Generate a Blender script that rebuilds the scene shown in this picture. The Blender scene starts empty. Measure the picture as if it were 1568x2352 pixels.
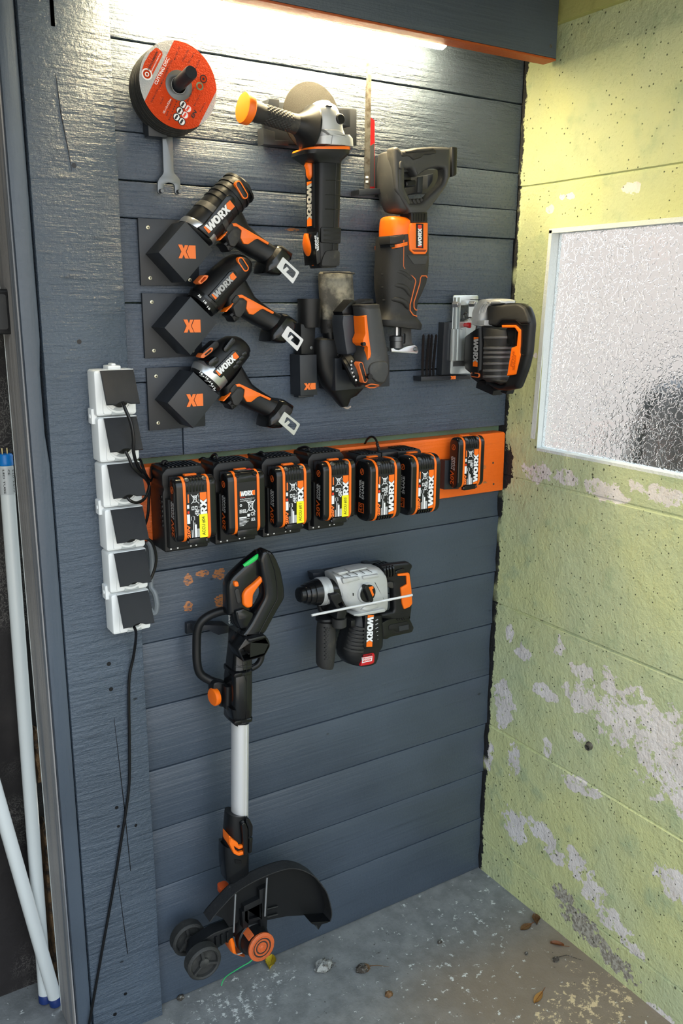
import bpy, bmesh, math, random
from math import sin, cos, pi, radians
from mathutils import Vector, Matrix
from mathutils.geometry import tessellate_polygon
random.seed(7)
SC = bpy.context.scene
COL = SC.collection
# ------------------------------------------------------------------ camera, sky, light, exposure
FPX, PIT, YAW, ROLL = 2004.4, radians(13.51), radians(32.13), radians(.208)
EYE = Vector((0, -1.4737, 1.4103))
_f = Vector((sin(YAW) * cos(PIT), cos(YAW) * cos(PIT), -sin(PIT)))
_r0 = Vector((cos(YAW), -sin(YAW), 0)); _u0 = _r0.cross(_f)
_r = cos(ROLL) * _r0 + sin(ROLL) * _u0; _u = -sin(ROLL) * _r0 + cos(ROLL) * _u0
cd = bpy.data.cameras.new('camera'); cam = bpy.data.objects.new('camera', cd); COL.objects.link(cam)
cam.matrix_world = Matrix(((_r.x, _u.x, -_f.x, EYE.x), (_r.y, _u.y, -_f.y, EYE.y), (_r.z, _u.z, -_f.z, EYE.z), (0, 0, 0, 1)))
cd.sensor_fit = 'VERTICAL'; cd.sensor_height = 36; cd.lens = FPX / 2352 * 36; cd.clip_start = .02
SC.camera = cam
SC.view_settings.view_transform = 'Standard'; SC.view_settings.look = 'None'
SC.view_settings.gamma = 1; SC.view_settings.exposure = 0.0; SC.view_settings.use_curve_mapping = False
SC.cycles.use_denoising = True
SC.cycles.max_bounces = 10
WLD = bpy.data.worlds.new('sky'); SC.world = WLD; WLD.use_nodes = True
nt = WLD.node_tree; nt.nodes.clear()
_tc = nt.nodes.new('ShaderNodeTexCoord'); _sx = nt.nodes.new('ShaderNodeSeparateXYZ'); _rp = nt.nodes.new('ShaderNodeValToRGB')
_bg = nt.nodes.new('ShaderNodeBackground'); _wo = nt.nodes.new('ShaderNodeOutputWorld'); _ma = nt.nodes.new('ShaderNodeMapRange')
_ma.inputs[1].default_value = -1; _ma.inputs[2].default_value = 1
nt.links.new(_tc.outputs['Generated'], _sx.inputs[0]); nt.links.new(_sx.outputs[2], _ma.inputs[0]); nt.links.new(_ma.outputs[0], _rp.inputs[0])
nt.links.new(_rp.outputs[0], _bg.inputs[0]); nt.links.new(_bg.outputs[0], _wo.inputs[0])
_e = _rp.color_ramp.elements
_e[0].position = 0; _e[0].color = (.60, .55, .46, 1)
_e[1].position = 1; _e[1].color = (.62, .80, 1.0, 1)
for p_, c_ in ((.46, (.72, .65, .52, 1)), (.52, (.97, .97, .97, 1)), (.70, (.78, .90, 1.0, 1))):
    x_ = _e.new(p_); x_.color = c_
_bg.inputs[1].default_value = 3.0

# ------------------------------------------------------------------ a point of the photograph on a plane of the room
def _ray(x, y): return _f * FPX + _r * (x - 784) - _u * (y - 1176)
def W(x, y, o=0.0):
    "X, Z of an image point on the plane o metres in front of the boarded wall"
    q = _ray(x, y); t = (-o - EYE.y) / q.y
    p = EYE + q * t; return (p.x, p.z)
def FL(x, y, z=0.0):
    q = _ray(x, y); return EYE + q * ((z - EYE.z) / q.z)
def crop(ox, oy, s):
    def P(x, y, o): return W(ox + x / s, oy + y / s, o)
    return P
def cropX(ox, oy, s):
    def P(x, y, o):
        q = _ray(ox + x / s, oy + y / s); p = EYE + q * ((FRAME[0] - o) / q.x); return (-p.y, p.z)
    return P
def PL(P, pts, o): return [P(x, y, o) for x, y in pts]
cA = crop(230, 60, 2.529); cB = crop(780, 60, 2.9037); cC = crop(300, 380, 3.7333); cE = crop(180, 820, 3.5647)
cT = crop(400, 1240, 5.1133); cH = crop(660, 1270, 4.9); cTB = crop(370, 1820, 3.6465); cS = crop(520, 170, 4.9)
cR1 = crop(860, 310, 7.127); cR2 = crop(860, 560, 7.127); cM = crop(660, 600, 6.0308); cJ = crop(920, 660, 4.7515)
cDR = crop(320, 740, 3.92); cCH = crop(340, 1030, 7.127); cC3 = crop(570, 1030, 6.0308); cLB = crop(1000, 980, 8.711)
cD = crop(300, 80, 7.467); cGB = crop(680, 320, 7.35); cGc = crop(680, 960, 3.0154); cDC = crop(780, 980, 6.0308); px = crop(0, 0, 1)

# ------------------------------------------------------------------ materials
MATS = {}
def srgb(r, g, b): return tuple(((c / 255) / 12.92 if c / 255 <= .04045 else ((c / 255 + .055) / 1.055) ** 2.4) for c in (r, g, b))
class NT:
    def __init__(s, m): s.t = m.node_tree; s.l = s.t.links
    def n(s, kind, **kw):
        x = s.t.nodes.new(kind)
        for k, v in kw.items(): setattr(x, k, v)
        return x
    def set(s, sock, v):
        if hasattr(v, 'is_output'): s.l.new(v, sock)
        else:
            if isinstance(v, (tuple, list)) and len(v) == 3 and sock.type == 'RGBA': v = (*v, 1)
            sock.default_value = v
    def math(s, op, a, b=None, c=None, clamp=False):
        x = s.n('ShaderNodeMath', operation=op, use_clamp=clamp); s.set(x.inputs[0], a)
        if b is not None: s.set(x.inputs[1], b)
        if c is not None: s.set(x.inputs[2], c)
        return x.outputs[0]
    def vmath(s, op, a, b=None, out=0):
        x = s.n('ShaderNodeVectorMath', operation=op); s.set(x.inputs[0], a)
        if b is not None: s.set(x.inputs[1], b)
        return x.outputs[out]
    def pos(s): return s.n('ShaderNodeNewGeometry').outputs['Position']
    def noise(s, vec, scale, detail=4, rough=.55, col=False):
        x = s.n('ShaderNodeTexNoise'); s.set(x.inputs['Vector'], vec); x.inputs['Scale'].default_value = scale
        x.inputs['Detail'].default_value = detail; x.inputs['Roughness'].default_value = rough
        return x.outputs['Color' if col else 0]
    def voro(s, vec, scale, out='Distance', feature='F1'):
        x = s.n('ShaderNodeTexVoronoi', feature=feature); s.set(x.inputs['Vector'], vec); x.inputs['Scale'].default_value = scale
        return x.outputs[out]
    def ramp(s, v, a, b):
        x = s.n('ShaderNodeMapRange', interpolation_type='SMOOTHSTEP'); s.set(x.inputs[0], v)
        x.inputs[1].default_value = a; x.inputs[2].default_value = b; return x.outputs[0]
    def mix(s, f, a, b):
        x = s.n('ShaderNodeMix', data_type='RGBA'); s.set(x.inputs[0], f); s.set(x.inputs[6], a); s.set(x.inputs[7], b); return x.outputs[2]
    def bump(s, h, strength, dist, normal=None):
        x = s.n('ShaderNodeBump'); x.inputs['Strength'].default_value = strength; x.inputs['Distance'].default_value = dist
        s.set(x.inputs['Height'], h)
        if normal is not None: s.l.new(normal, x.inputs['Normal'])
        return x.outputs[0]
    def sep(s, v):
        x = s.n('ShaderNodeSeparateXYZ'); s.set(x.inputs[0], v); return x.outputs
    def ells(s, pos, axes, lst, warp):
        "1 inside any of the ellipses (c1, c2, r1, r2), edges torn by noise"
        se = s.sep(pos); out = None
        wn = s.math('MULTIPLY', s.math('SUBTRACT', s.noise(pos, warp[0], 5, .6), .5), warp[1])
        for (c1, c2, r1, r2) in lst:
            a = s.math('DIVIDE', s.math('SUBTRACT', se[axes[0]], c1), r1); b = s.math('DIVIDE', s.math('SUBTRACT', se[axes[1]], c2), r2)
            d = s.math('ADD', s.math('MULTIPLY', a, a), s.math('MULTIPLY', b, b))
            out = d if out is None else s.math('MINIMUM', out, d)
        return s.math('LESS_THAN', s.math('ADD', out, wn), 1.0)
def newmat(name):
    m = bpy.data.materials.new(name); m.use_nodes = True
    b = m.node_tree.nodes['Principled BSDF']; return m, NT(m), b
def mat(name, col, rough=.5, metal=0.0, grain=None, var=None, emit=None, spec=.5, trans=0.0, coat=0.0):
    if name in MATS: return MATS[name]
    m, g, b = newmat(name)
    b.inputs['Base Color'].default_value = (*col, 1); b.inputs['Roughness'].default_value = rough; b.inputs['Metallic'].default_value = metal
    b.inputs['Specular IOR Level'].default_value = spec; b.inputs['Transmission Weight'].default_value = trans
    b.inputs['Coat Weight'].default_value = coat
    p = g.pos()
    if grain: g.l.new(g.bump(g.noise(p, grain[0], 3), grain[1], grain[2]), b.inputs['Normal'])
    if var:   # colour wear: (second colour, scale, lo, hi)
        g.l.new(g.mix(g.ramp(g.noise(p, var[1], 6, .65), var[2], var[3]), col, var[0]), b.inputs['Base Color'])
    if emit: b.inputs['Emission Color'].default_value = (*emit[0], 1); b.inputs['Emission Strength'].default_value = emit[1]
    MATS[name] = m; return m
BLK = mat('black_plastic', (.0075, .008, .009), .36, grain=(1800, .25, .0006), spec=.32)
BLK2 = mat('black_gloss_plastic', (.0055, .006, .007), .2, spec=.42)
PRT = mat('printed_black_plastic', (.018, .021, .027), .38, grain=(900, .2, .0005), spec=.42)
RUB = mat('dark_rubber', (.020, .0195, .019), .62, grain=(1200, .35, .0008), var=((.075, .066, .05), 22, .55, .8))
GRYP = mat('charcoal_plastic', (.036, .037, .038), .5, grain=(1500, .3, .0006), var=((.085, .08, .07), 30, .5, .8))
ORG = mat('orange_plastic', srgb(246, 112, 12), .4, grain=(1500, .15, .0005))
ORGR = mat('orange_rubber_line', srgb(222, 110, 50), .5)
WHT = mat('white_print', (.82, .82, .82), .5)
GRYT = mat('grey_print', (.38, .38, .38), .5)
YEL = mat('yellow_sticker', srgb(240, 232, 20), .5)
RED = mat('red_plastic', srgb(190, 18, 30), .35)
REDP = mat('red_print', srgb(225, 60, 35), .5)
SIL = mat('cast_silver', (.52, .53, .53), .42, .35, grain=(700, .15, .0006), var=((.40, .39, .36), 30, .5, .85))
STL = mat('steel', (.55, .56, .58), .3, .85)
ZINC = mat('zinc_plate', (.60, .65, .66), .28, .7)
ALU = mat('aluminium_tube', (.78, .77, .77), .36, .55)
DST = mat('dark_steel', (.12, .125, .13), .38, .8)
RUST = mat('dirty_steel', (.16, .15, .13), .5, .6, var=((.06, .045, .03), 90, .4, .7))
WPL = mat('white_socket_plastic', (.83, .85, .85), .32)
LID = mat('anthracite_lid', (.013, .015, .019), .3, grain=(2600, .55, .0012), spec=.4)
CAB = mat('black_cable', (.005, .005, .006), .3, spec=.35)
CABG = mat('grey_cable', (.17, .19, .21), .45)
TUBE = mat('frosted_tube', (.70, .73, .72), .25)
BLU = mat('blue_cap', srgb(0, 120, 200), .35)
DBLU = mat('dark_blue_cap', srgb(25, 50, 110), .4)
BRASS = mat('brass', (.7, .55, .25), .35, .9)
ABR = mat('abrasive_disc', (.045, .042, .036), .75, grain=(1500, .9, .002), var=((.09, .08, .065), 600, .58, .75), spec=.2)
DISCB = mat('disc_edge_black', (.013, .013, .013), .7, grain=(1500, .7, .0015))
DISCO = mat('disc_orange_print', srgb(192, 60, 18), .75, spec=.15, grain=(420, .8, .002), var=(srgb(205, 105, 75), 55, .58, .85))
DISCG = mat('disc_grey_print', (.40, .42, .44), .55, grain=(420, .8, .002))
DUST = mat('dusty_fabric', (.05, .048, .043), .85, grain=(900, .5, .001), var=((.30, .28, .22), 26, .40, .74))
REDB = mat('red_blade', srgb(200, 20, 25), .35, .2)
GRNL = mat('green_line', srgb(60, 185, 110), .4)
GRNG = mat('green_glow', srgb(10, 150, 50), .25, emit=((.02, .55, .12), .45))  # glowing colour that imitates the green reflection on the trimmer grip
CLEAR = mat('clear_guard', (.75, .78, .78), .12, trans=.75)
LEDM = mat('led_diffuser', (.9, .9, .85), .4, emit=((1.0, .83, .49), 200.0))
YLED = mat('yellow_led', (.5, .5, .05), .3, emit=((.8, .85, .15), .9))
RLED = mat('red_led', (.5, .05, .05), .3, emit=((1, .12, .15), .8))
BROWN = mat('dry_leaf', srgb(112, 82, 50), .7, var=(srgb(88, 58, 30), 90, .4, .7))
RUSSET = mat('russet_leaf', srgb(112, 62, 22), .6)
YLEAF = mat('yellow_leaf', srgb(185, 160, 35), .6, var=(srgb(120, 100, 30), 120, .5, .75))
SOIL = mat('soil', (.055, .045, .035), .95, grain=(300, 1, .004), var=((.35, .34, .31), 160, .5, .7))
STONE = mat('mortar_lump', (.36, .36, .34), .9, grain=(250, 1, .004), var=((.07, .06, .05), 90, .5, .65))
ROT = mat('rotten_wood', srgb(105, 78, 48), .8, grain=(150, 1, .006), var=(srgb(35, 26, 18), 45, .4, .65))

def wood(name, base, dirs, rough=.36, strength=.5, chips=None, axes=(0, 2), tint=None, fine=1.0, dist=.0046):
    "painted sawn timber; dirs = grain scale along x, y, z"
    m, g, b = newmat(name); p = g.pos()
    v = g.vmath('MULTIPLY', p, dirs)
    n1 = g.noise(v, 1.0, 6, .62); n2 = g.noise(g.vmath('MULTIPLY', p, (60, 60, 60)), 3.0, 4, .6)
    n3 = g.noise(p, 3.2, 3); big = g.noise(g.vmath('MULTIPLY', p, tuple(q * .3 for q in dirs)), 1.0, 3)
    h = g.math('ADD', g.math('MULTIPLY', n1, 1.0), g.math('ADD', g.math('MULTIPLY', n2, .32 * fine), g.math('MULTIPLY', big, .9)))
    nrm = g.bump(h, strength, dist)
    c = g.mix(g.ramp(n3, .35, .68), base, tuple(q * 1.22 for q in base))
    c = g.mix(g.ramp(n1, .60, .78), c, tuple(q * .7 for q in base))
    if tint: c = g.mix(g.ramp(big, .52, .72), c, tint)
    kn = g.voro(g.vmath('MULTIPLY', p, (5.2, 5.2, 9.3)), 1.0)          # nail heads, knots
    c = g.mix(g.ramp(kn, .035, .018), c, tuple(q * .3 for q in base))
    r = g.ramp(n2, .2, .8); g.l.new(g.math('ADD', g.math('MULTIPLY', r, .16), rough - .08), b.inputs['Roughness'])
    if chips:
        msk = g.math('MULTIPLY', g.ells(p, axes, chips, (120, 3.0)), g.math('GREATER_THAN', g.noise(g.vmath('MULTIPLY', p, (110, 110, 420)), 1.0, 4, .6), .45))
        c = g.mix(msk, c, g.mix(n2, srgb(196, 128, 74), srgb(150, 92, 52)))
    g.l.new(c, b.inputs['Base Color']); g.l.new(nrm, b.inputs['Normal']); MATS[name] = m; return m
PAINT = (.054, .072, .102)
def _el(x0, y0, x1, y1, o=0):
    a = W(x0, y0, o); c = W(x1, y1, o); return ((a[0] + c[0]) / 2, (a[1] + c[1]) / 2, abs(c[0] - a[0]) / 2 + .001, abs(a[1] - c[1]) / 2 + .001)
CHIPS = [_el(422, 1322, 442, 1342), _el(490, 1309, 516, 1328), _el(424, 1384, 442, 1404), _el(494, 1369, 524, 1391), _el(450, 1314, 480, 1322),
         _el(524, 1312, 545, 1316), _el(655, 524, 690, 531), _el(550, 1306, 560, 1308)]
WOOD = wood('painted_boards', PAINT, (5, 60, 150), .30, .62, CHIPS)
WOODR = wood('painted_rough_boards', PAINT, (7, 60, 95), .34, 1.0, fine=.9, dist=.0085)
WOODS = wood('painted_smooth_boards', (.050, .066, .090), (4, 50, 120), .34, .38, CHIPS)
POSTM = wood('painted_sawn_post', (.060, .080, .108), (16, 16, 125), .23, .9, fine=1.4)
POSTV = wood('painted_post_edge', (.058, .075, .10), (55, 55, 3.5), .40, .35)
POSTL = wood('weathered_post_side', (.30, .285, .275), (90, 90, 4), .55, .6, tint=(.15, .17, .20))
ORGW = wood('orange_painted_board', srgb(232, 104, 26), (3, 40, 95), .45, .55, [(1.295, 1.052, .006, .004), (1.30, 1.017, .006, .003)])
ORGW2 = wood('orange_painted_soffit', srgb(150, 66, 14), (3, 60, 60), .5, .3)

def greenwall():
    m, g, b = newmat('green_limewash'); p = g.pos(); s = g.sep(p)
    big = g.noise(p, 2.2, 4, .6); mid = g.noise(p, 14, 5, .6); fine = g.noise(p, 130, 4, .6)
    c = g.mix(g.ramp(big, .38, .66), srgb(190, 199, 158), srgb(204, 208, 150))
    c = g.mix(g.ramp(mid, .5, .75), c, srgb(172, 186, 146))
    c = g.mix(g.math('MULTIPLY', g.ramp(fine, .62, .74), .35), c, srgb(120, 128, 80))
    warp = [(-.46, .585, .135, .062), (-.60, .545, .16, .085), (-.355, .640, .022, .035), (-.288, .585, .052, .030), (-.05, .480, .034, .055), (-.10, .625, .032, .018),
            (-.215, .683, .016, .022), (-.285, .648, .032, .018), (-.06, .660, .014, .02), (-.013, .327, .016, .035), (-.10, .352, .018, .040), (-.306, .385, .050, .018), (-.116, .185, .035, .042),
            (-.205, .218, .045, .022), (-.25, .185, .03, .02), (-.30, .225, .018, .012), (-.32, .195, .035, .030), (-.36, .165, .034, .028), (-.42, .13, .045, .022), (-.48, .10, .03, .015), (-.11, 1.050, .045, .022),
            (-.185, 1.052, .04, .016), (-.304, 1.040, .05, .020), (-.42, 1.06, .06, .018), (-.29, .50, .02, .012), (-.18, .56, .045, .016), (-.20, .43, .02, .02),
            (-.56, .30, .05, .03), (-.56, -.01, .05, .02), (-.08, 1.30, .008, .006), (-.14, 1.62, .022, .008), (-.10, 1.60, .014, .008), (-.30, 1.62, .02, .012)]
    peel = g.ells(p, (1, 2), warp, (34, 6.5))
    peel = g.math('MULTIPLY', peel, g.math('GREATER_THAN', g.noise(g.vmath('ADD', p, (5, 0, 0)), 60, 5, .65), .40))
    pc = g.mix(g.ramp(mid, .35, .7), srgb(232, 226, 224), srgb(214, 207, 203))
    c = g.mix(peel, c, pc)
    # bare cement near the floor
    bare = g.ells(p, (1, 2), [(-.36, .055, .07, .02), (-.44, .035, .05, .02), (-.28, .10, .03, .02), (-.33, .075, .05, .018)], (60, 6.5))
    c = g.mix(bare, c, g.mix(g.ramp(fine, .4, .6), srgb(138, 132, 120), srgb(182, 178, 166)))
    # shrinkage pits, thickest high on the wall
    v = g.voro(p, 72); rnc = g.sep(g.voro(p, 72, 'Color')); rnd = rnc[0]
    dens = g.math('ADD', g.math('MULTIPLY', g.ramp(s[2], 1.45, 1.75), .36), .10)
    pit = g.math('MULTIPLY', g.math('LESS_THAN', rnd, dens), g.ramp(g.math('DIVIDE', v, g.math('ADD', .35, rnc[1])), .17, .11))
    v2 = g.voro(g.vmath('ADD', p, (3, 1, 2)), 120); rn2 = g.sep(g.voro(g.vmath('ADD', p, (3, 1, 2)), 120, 'Color'))[1]
    pit2 = g.math('MULTIPLY', g.math('LESS_THAN', rn2, .22), g.ramp(v2, .22, .12))
    pit = g.math('MAXIMUM', pit, pit2)
    c = g.mix(g.math('MULTIPLY', pit, .8), c, srgb(52, 58, 40))
    # hairline crack stains on the shuttering joints, black paint smeared into the corner
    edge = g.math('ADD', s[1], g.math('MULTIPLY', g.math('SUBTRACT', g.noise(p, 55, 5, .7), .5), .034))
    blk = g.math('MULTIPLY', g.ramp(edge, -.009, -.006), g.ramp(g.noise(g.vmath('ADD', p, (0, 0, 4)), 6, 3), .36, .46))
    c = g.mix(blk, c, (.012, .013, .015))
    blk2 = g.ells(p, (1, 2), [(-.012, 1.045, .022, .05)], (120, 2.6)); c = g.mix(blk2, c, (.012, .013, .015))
    g.l.new(c, b.inputs['Base Color']); b.inputs['Roughness'].default_value = .75
    for zs_ in (.089, .403, .718, 1.026, 1.649):
        dz = g.math('ABSOLUTE', g.math('ADD', g.math('SUBTRACT', s[2], zs_), g.math('MULTIPLY', g.math('SUBTRACT', g.noise(p, 16, 4, .7), .5), .014)))
        brk = g.ramp(g.noise(g.vmath('ADD', p, (0, 0, zs_ * 9)), 7, 4, .6), .40, .50)
        c = g.mix(g.math('MULTIPLY', g.math('MULTIPLY', g.ramp(dz, .0026, .0008), brk), .75), c, srgb(78, 72, 46))
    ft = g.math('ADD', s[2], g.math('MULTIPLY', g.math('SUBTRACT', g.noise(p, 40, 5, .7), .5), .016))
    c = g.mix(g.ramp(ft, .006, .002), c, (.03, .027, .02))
    h = g.math('ADD', g.math('ADD', g.math('MULTIPLY', fine, .5), g.math('MULTIPLY', mid, 1.6)), g.math('ADD', g.math('MULTIPLY', pit, -1.2), g.math('MULTIPLY', peel, -.35)))
    g.l.new(g.bump(h, .75, .006), b.inputs['Normal']); MATS['green'] = m; return m
GREEN = greenwall()
def floormat():
    m, g, b = newmat('old_concrete_floor'); p = g.pos(); s = g.sep(p)
    big = g.noise(p, 2.6, 5, .6); mid = g.noise(p, 22, 6, .65); fine = g.noise(p, 210, 4, .6)
    c = g.mix(g.ramp(mid, .3, .7), (.17, .176, .178), (.26, .266, .266))
    br = g.math('MULTIPLY', g.ramp(g.math('ADD', s[0], g.math('MULTIPLY', g.math('SUBTRACT', big, .5), .5)), .72, 1.15), g.ramp(s[1], -.08, -.33))
    c = g.mix(g.math('MULTIPLY', br, .75), c, (.215, .160, .105))
    fl = g.math('GREATER_THAN', g.math('ADD', g.noise(p, 48, 8, .72), g.math('MULTIPLY', big, .22)), .735)
    c = g.mix(fl, c, (.62, .63, .61))
    cream = g.ells(p, (0, 1), [(1.25, -.46, .10, .06), (1.20, -.52, .08, .04), (1.05, -.50, .09, .02), (1.30, -.37, .02, .02), (1.02, -.42, .03, .03), (1.15, -.44, .03, .02)], (75, 4.2))
    cream = g.math('MULTIPLY', cream, g.math('GREATER_THAN', g.noise(p, 42, 9, .78), .545))
    c = g.mix(cream, c, (.62, .50, .31))
    wht = g.ells(p, (0, 1), [(.66, -.09, .07, .035), (.72, -.055, .05, .02), (.58, -.07, .05, .03)], (110, 4.4)); wht = g.math('MULTIPLY', wht, g.math('GREATER_THAN', g.noise(p, 46, 9, .78), .56)); c = g.mix(wht, c, (.6, .61, .6))
    dk = g.math('LESS_THAN', g.math('ADD', g.noise(g.vmath('ADD', p, (9, 2, 0)), 75, 7, .7), g.math('MULTIPLY', g.noise(p, 5, 2), .25)), .455)
    c = g.mix(g.math('MULTIPLY', dk, .8), c, (.035, .032, .028))
    g.l.new(c, b.inputs['Base Color']); b.inputs['Roughness'].default_value = .72
    h = g.math('ADD', g.math('MULTIPLY', mid, 1.0), g.math('MULTIPLY', fine, .4)); g.l.new(g.bump(h, .5, .004), b.inputs['Normal'])
    MATS['floor'] = m; return m
FLOORM = floormat()
def felt():
    m, g, b = newmat('bitumen_felt'); p = g.pos()
    th = g.noise(g.vmath('ADD', p, g.noise(p, 9, 3, col=True)), 24, 7, .7)
    web = g.ramp(g.math('ABSOLUTE', g.math('SUBTRACT', th, .5)), .012, .0)
    c = g.mix(g.math('MULTIPLY', web, g.ramp(g.noise(p, 7, 2), .45, .6)), g.mix(g.ramp(g.noise(p, 6, 5), .4, .7), (.012, .009, .009), (.03, .024, .022)), (.34, .31, .28))
    g.l.new(c, b.inputs['Base Color']); b.inputs['Roughness'].default_value = .75
    g.l.new(g.bump(g.noise(p, 60, 5), .5, .004), b.inputs['Normal']); return m
FELT = felt()
def glassmat():
    m, g, b = newmat('hammered_glass'); p = g.pos()
    w = g.vmath('ADD', p, g.vmath('MULTIPLY', g.vmath('SUBTRACT', g.noise(p, 60, 2, col=True), (.5, .5, .5)), (.02, .02, .02)))
    n = g.noise(w, 62, 1.5, .5); ridge = g.ramp(g.math('ABSOLUTE', g.math('SUBTRACT', n, .5)), .0, .05)
    h = g.math('ADD', g.math('MULTIPLY', n, .5), ridge)
    g.l.new(g.bump(h, .45, .0010), b.inputs['Normal'])
    b.inputs['Base Color'].default_value = (.97, .97, .97, 1); b.inputs['Roughness'].default_value = .05
    b.inputs['Transmission Weight'].default_value = 1.0; b.inputs['IOR'].default_value = 1.45; return m
GLASS = glassmat()
CEILM = mat('ceiling_boards', (.30, .30, .26), .8, grain=(60, .5, .004))
TRIMG = mat('green_trim_paint', srgb(176, 176, 108), .6, grain=(80, .4, .003), var=(srgb(140, 138, 80), 20, .5, .75))
GAPG = mat('green_undercoat', srgb(96, 122, 98), .7, grain=(120, .4, .003))
WHITEP = mat('white_jamb_paint', (.72, .76, .74), .6, grain=(200, .6, .003))
HOUSE = mat('pale_render', (.46, .40, .365), .9)
PAVE = mat('outdoor_paving', (.42, .38, .32), .9)
TARP = mat('dark_cover', (.035, .032, .03), .55)

# ------------------------------------------------------------------ mesh building
class MB:
    def __init__(s): s.v = []; s.f = []
    def add(s, v, f):
        o = len(s.v); s.v += [tuple(q) for q in v]; s.f += [tuple(i + o for i in q) for q in f]; return s
    def merge(s, other): return s.add(other.v, other.f)
    def prism(s, pts, a, b, bev=0.0, holes=(), axis='Y', seg=2, back=0.0):
        """polygon (u, v) swept from a to b. axis Y: (u,v)=(X,Z), a/b = distance in front of the wall;
        axis X: (u,v)=(distance in front of the wall, Z), a/b = X; axis Z: (u,v)=(X, distance), a/b = Z"""
        if axis == 'Y': M = lambda u, v, t: (u, -t, v)
        elif axis == 'X': M = lambda u, v, t: (t, -u, v)
        else: M = lambda u, v, t: (u, -v, t)
        def area(q): return sum(q[i][0] * q[(i + 1) % len(q)][1] - q[(i + 1) % len(q)][0] * q[i][1] for i in range(len(q))) / 2
        outer = list(pts) if area(pts) > 0 else list(pts)[::-1]
        hs = [list(h) if area(h) < 0 else list(h)[::-1] for h in holes]
        def inset(q, d):
            if d == 0: return q
            n = len(q); out = []
            for i in range(n):
                p0, p1, p2 = Vector(q[i - 1]), Vector(q[i]), Vector(q[(i + 1) % n])
                e1 = p1 - p0; e2 = p2 - p1
                if e1.length < 1e-9 or e2.length < 1e-9: out.append(tuple(p1)); continue
                e1.normalize(); e2.normalize()
                n1 = Vector((-e1.y, e1.x)); n2 = Vector((-e2.y, e2.x)); k = n1 + n2
                if k.length < .3: k = n1
                k = k / max(k.length_squared, .5) * 2
                out.append((p1.x + k.x * d, p1.y + k.y * d))
            return out
        sg = 1 if b > a else -1
        levels = []
        if back: levels += [(back * (1 - sin(t * pi / 2 / seg)), a + sg * back * (1 - cos(t * pi / 2 / seg))) for t in range(seg)]
        if not levels: levels.append((0, a))
        else: levels.append((0, a + sg * back))
        if bev:
            levels.append((0, b - sg * bev))
            levels += [(bev * (1 - cos(t * pi / 2 / seg)), b - sg * bev * (1 - sin(t * pi / 2 / seg))) for t in range(1, seg + 1)]
        else: levels.append((0, b))
        loops = [outer] + hs; V = []; F = []; ring = []
        for d, t in levels:
            row = []
            for q in loops:
                st = len(V); V += [M(u, v, t) for u, v in inset(q, d)]; row.append(st)
            ring.append(row)
        for r0, r1 in zip(ring, ring[1:]):
            for li, q in enumerate(loops):
                n = len(q)
                for i in range(n): F.append((r0[li] + i, r0[li] + (i + 1) % n, r1[li] + (i + 1) % n, r1[li] + i))
        for row, (d, t) in ((ring[0], levels[0]), (ring[-1], levels[-1])):
            polys = [[Vector((u, v, 0)) for u, v in inset(q, d)] for q in loops]
            idx = [row[li] + i for li, q in enumerate(loops) for i in range(len(q))]
            for tri in tessellate_polygon(polys): F.append(tuple(idx[i] for i in tri))
        return s.add(V, F)
    def rings(s, R, cap=True, closed=False):
        n = len(R[0]); V = [p for r in R for p in r]; F = []
        for k in range(len(R) - (0 if closed else 1)):
            a, b = k * n, ((k + 1) % len(R)) * n
            for i in range(n): F.append((a + i, a + (i + 1) % n, b + (i + 1) % n, b + i))
        if cap and not closed: F.append(tuple(range(n))[::-1]); F.append(tuple(range((len(R) - 1) * n, len(R) * n)))
        return s.add(V, F)
    def sil(s, P, pairs, o, oc=None, d=.03, n=20, e=2.4, dome=False):
        "loft through silhouette pairs read at offset o; rings centred at offset oc with half depth d (d, oc may be lists)"
        R = []; N = len(pairs)
        for k, (a, b) in enumerate(pairs):
            ok = o[k] if isinstance(o, (list, tuple)) else o
            A, B = P(*a, ok), P(*b, ok); dk = d[k] if isinstance(d, (list, tuple)) else d
            c = (oc[k] if isinstance(oc, (list, tuple)) else oc) if oc is not None else ok
            C = ((A[0] + B[0]) / 2, (A[1] + B[1]) / 2); U = ((B[0] - A[0]) / 2, (B[1] - A[1]) / 2); r = []
            for i in range(n):
                t = 2 * pi * i / n; ct, st = cos(t), sin(t)
                x = math.copysign(abs(ct) ** (2 / e), ct); y = math.copysign(abs(st) ** (2 / e), st)
                r.append((C[0] + U[0] * x, -(c + dk * y), C[1] + U[1] * x))
            R.append(r)
        if dome:
            for end in (0, -1):
                r = R[end]; c = [sum(p[j] for p in r) / n for j in range(3)]
                nb = R[1] if end == 0 else R[-2]; c2 = [sum(p[j] for p in nb) / n for j in range(3)]
                ax = Vector(c) - Vector(c2); ax = ax.normalized() * min((Vector(r[0]) - Vector(c)).length, (Vector(r[n // 4]) - Vector(c)).length) * .45
                add = []
                for q in (.35, .7, 1.0):
                    sc = math.sqrt(max(0.02, 1 - q * q)); add.append([tuple(Vector(c) + (Vector(p) - Vector(c)) * sc + ax * q) for p in r])
                R = add[::-1] + R if end == 0 else R + add
        return s.rings(R)
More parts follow.
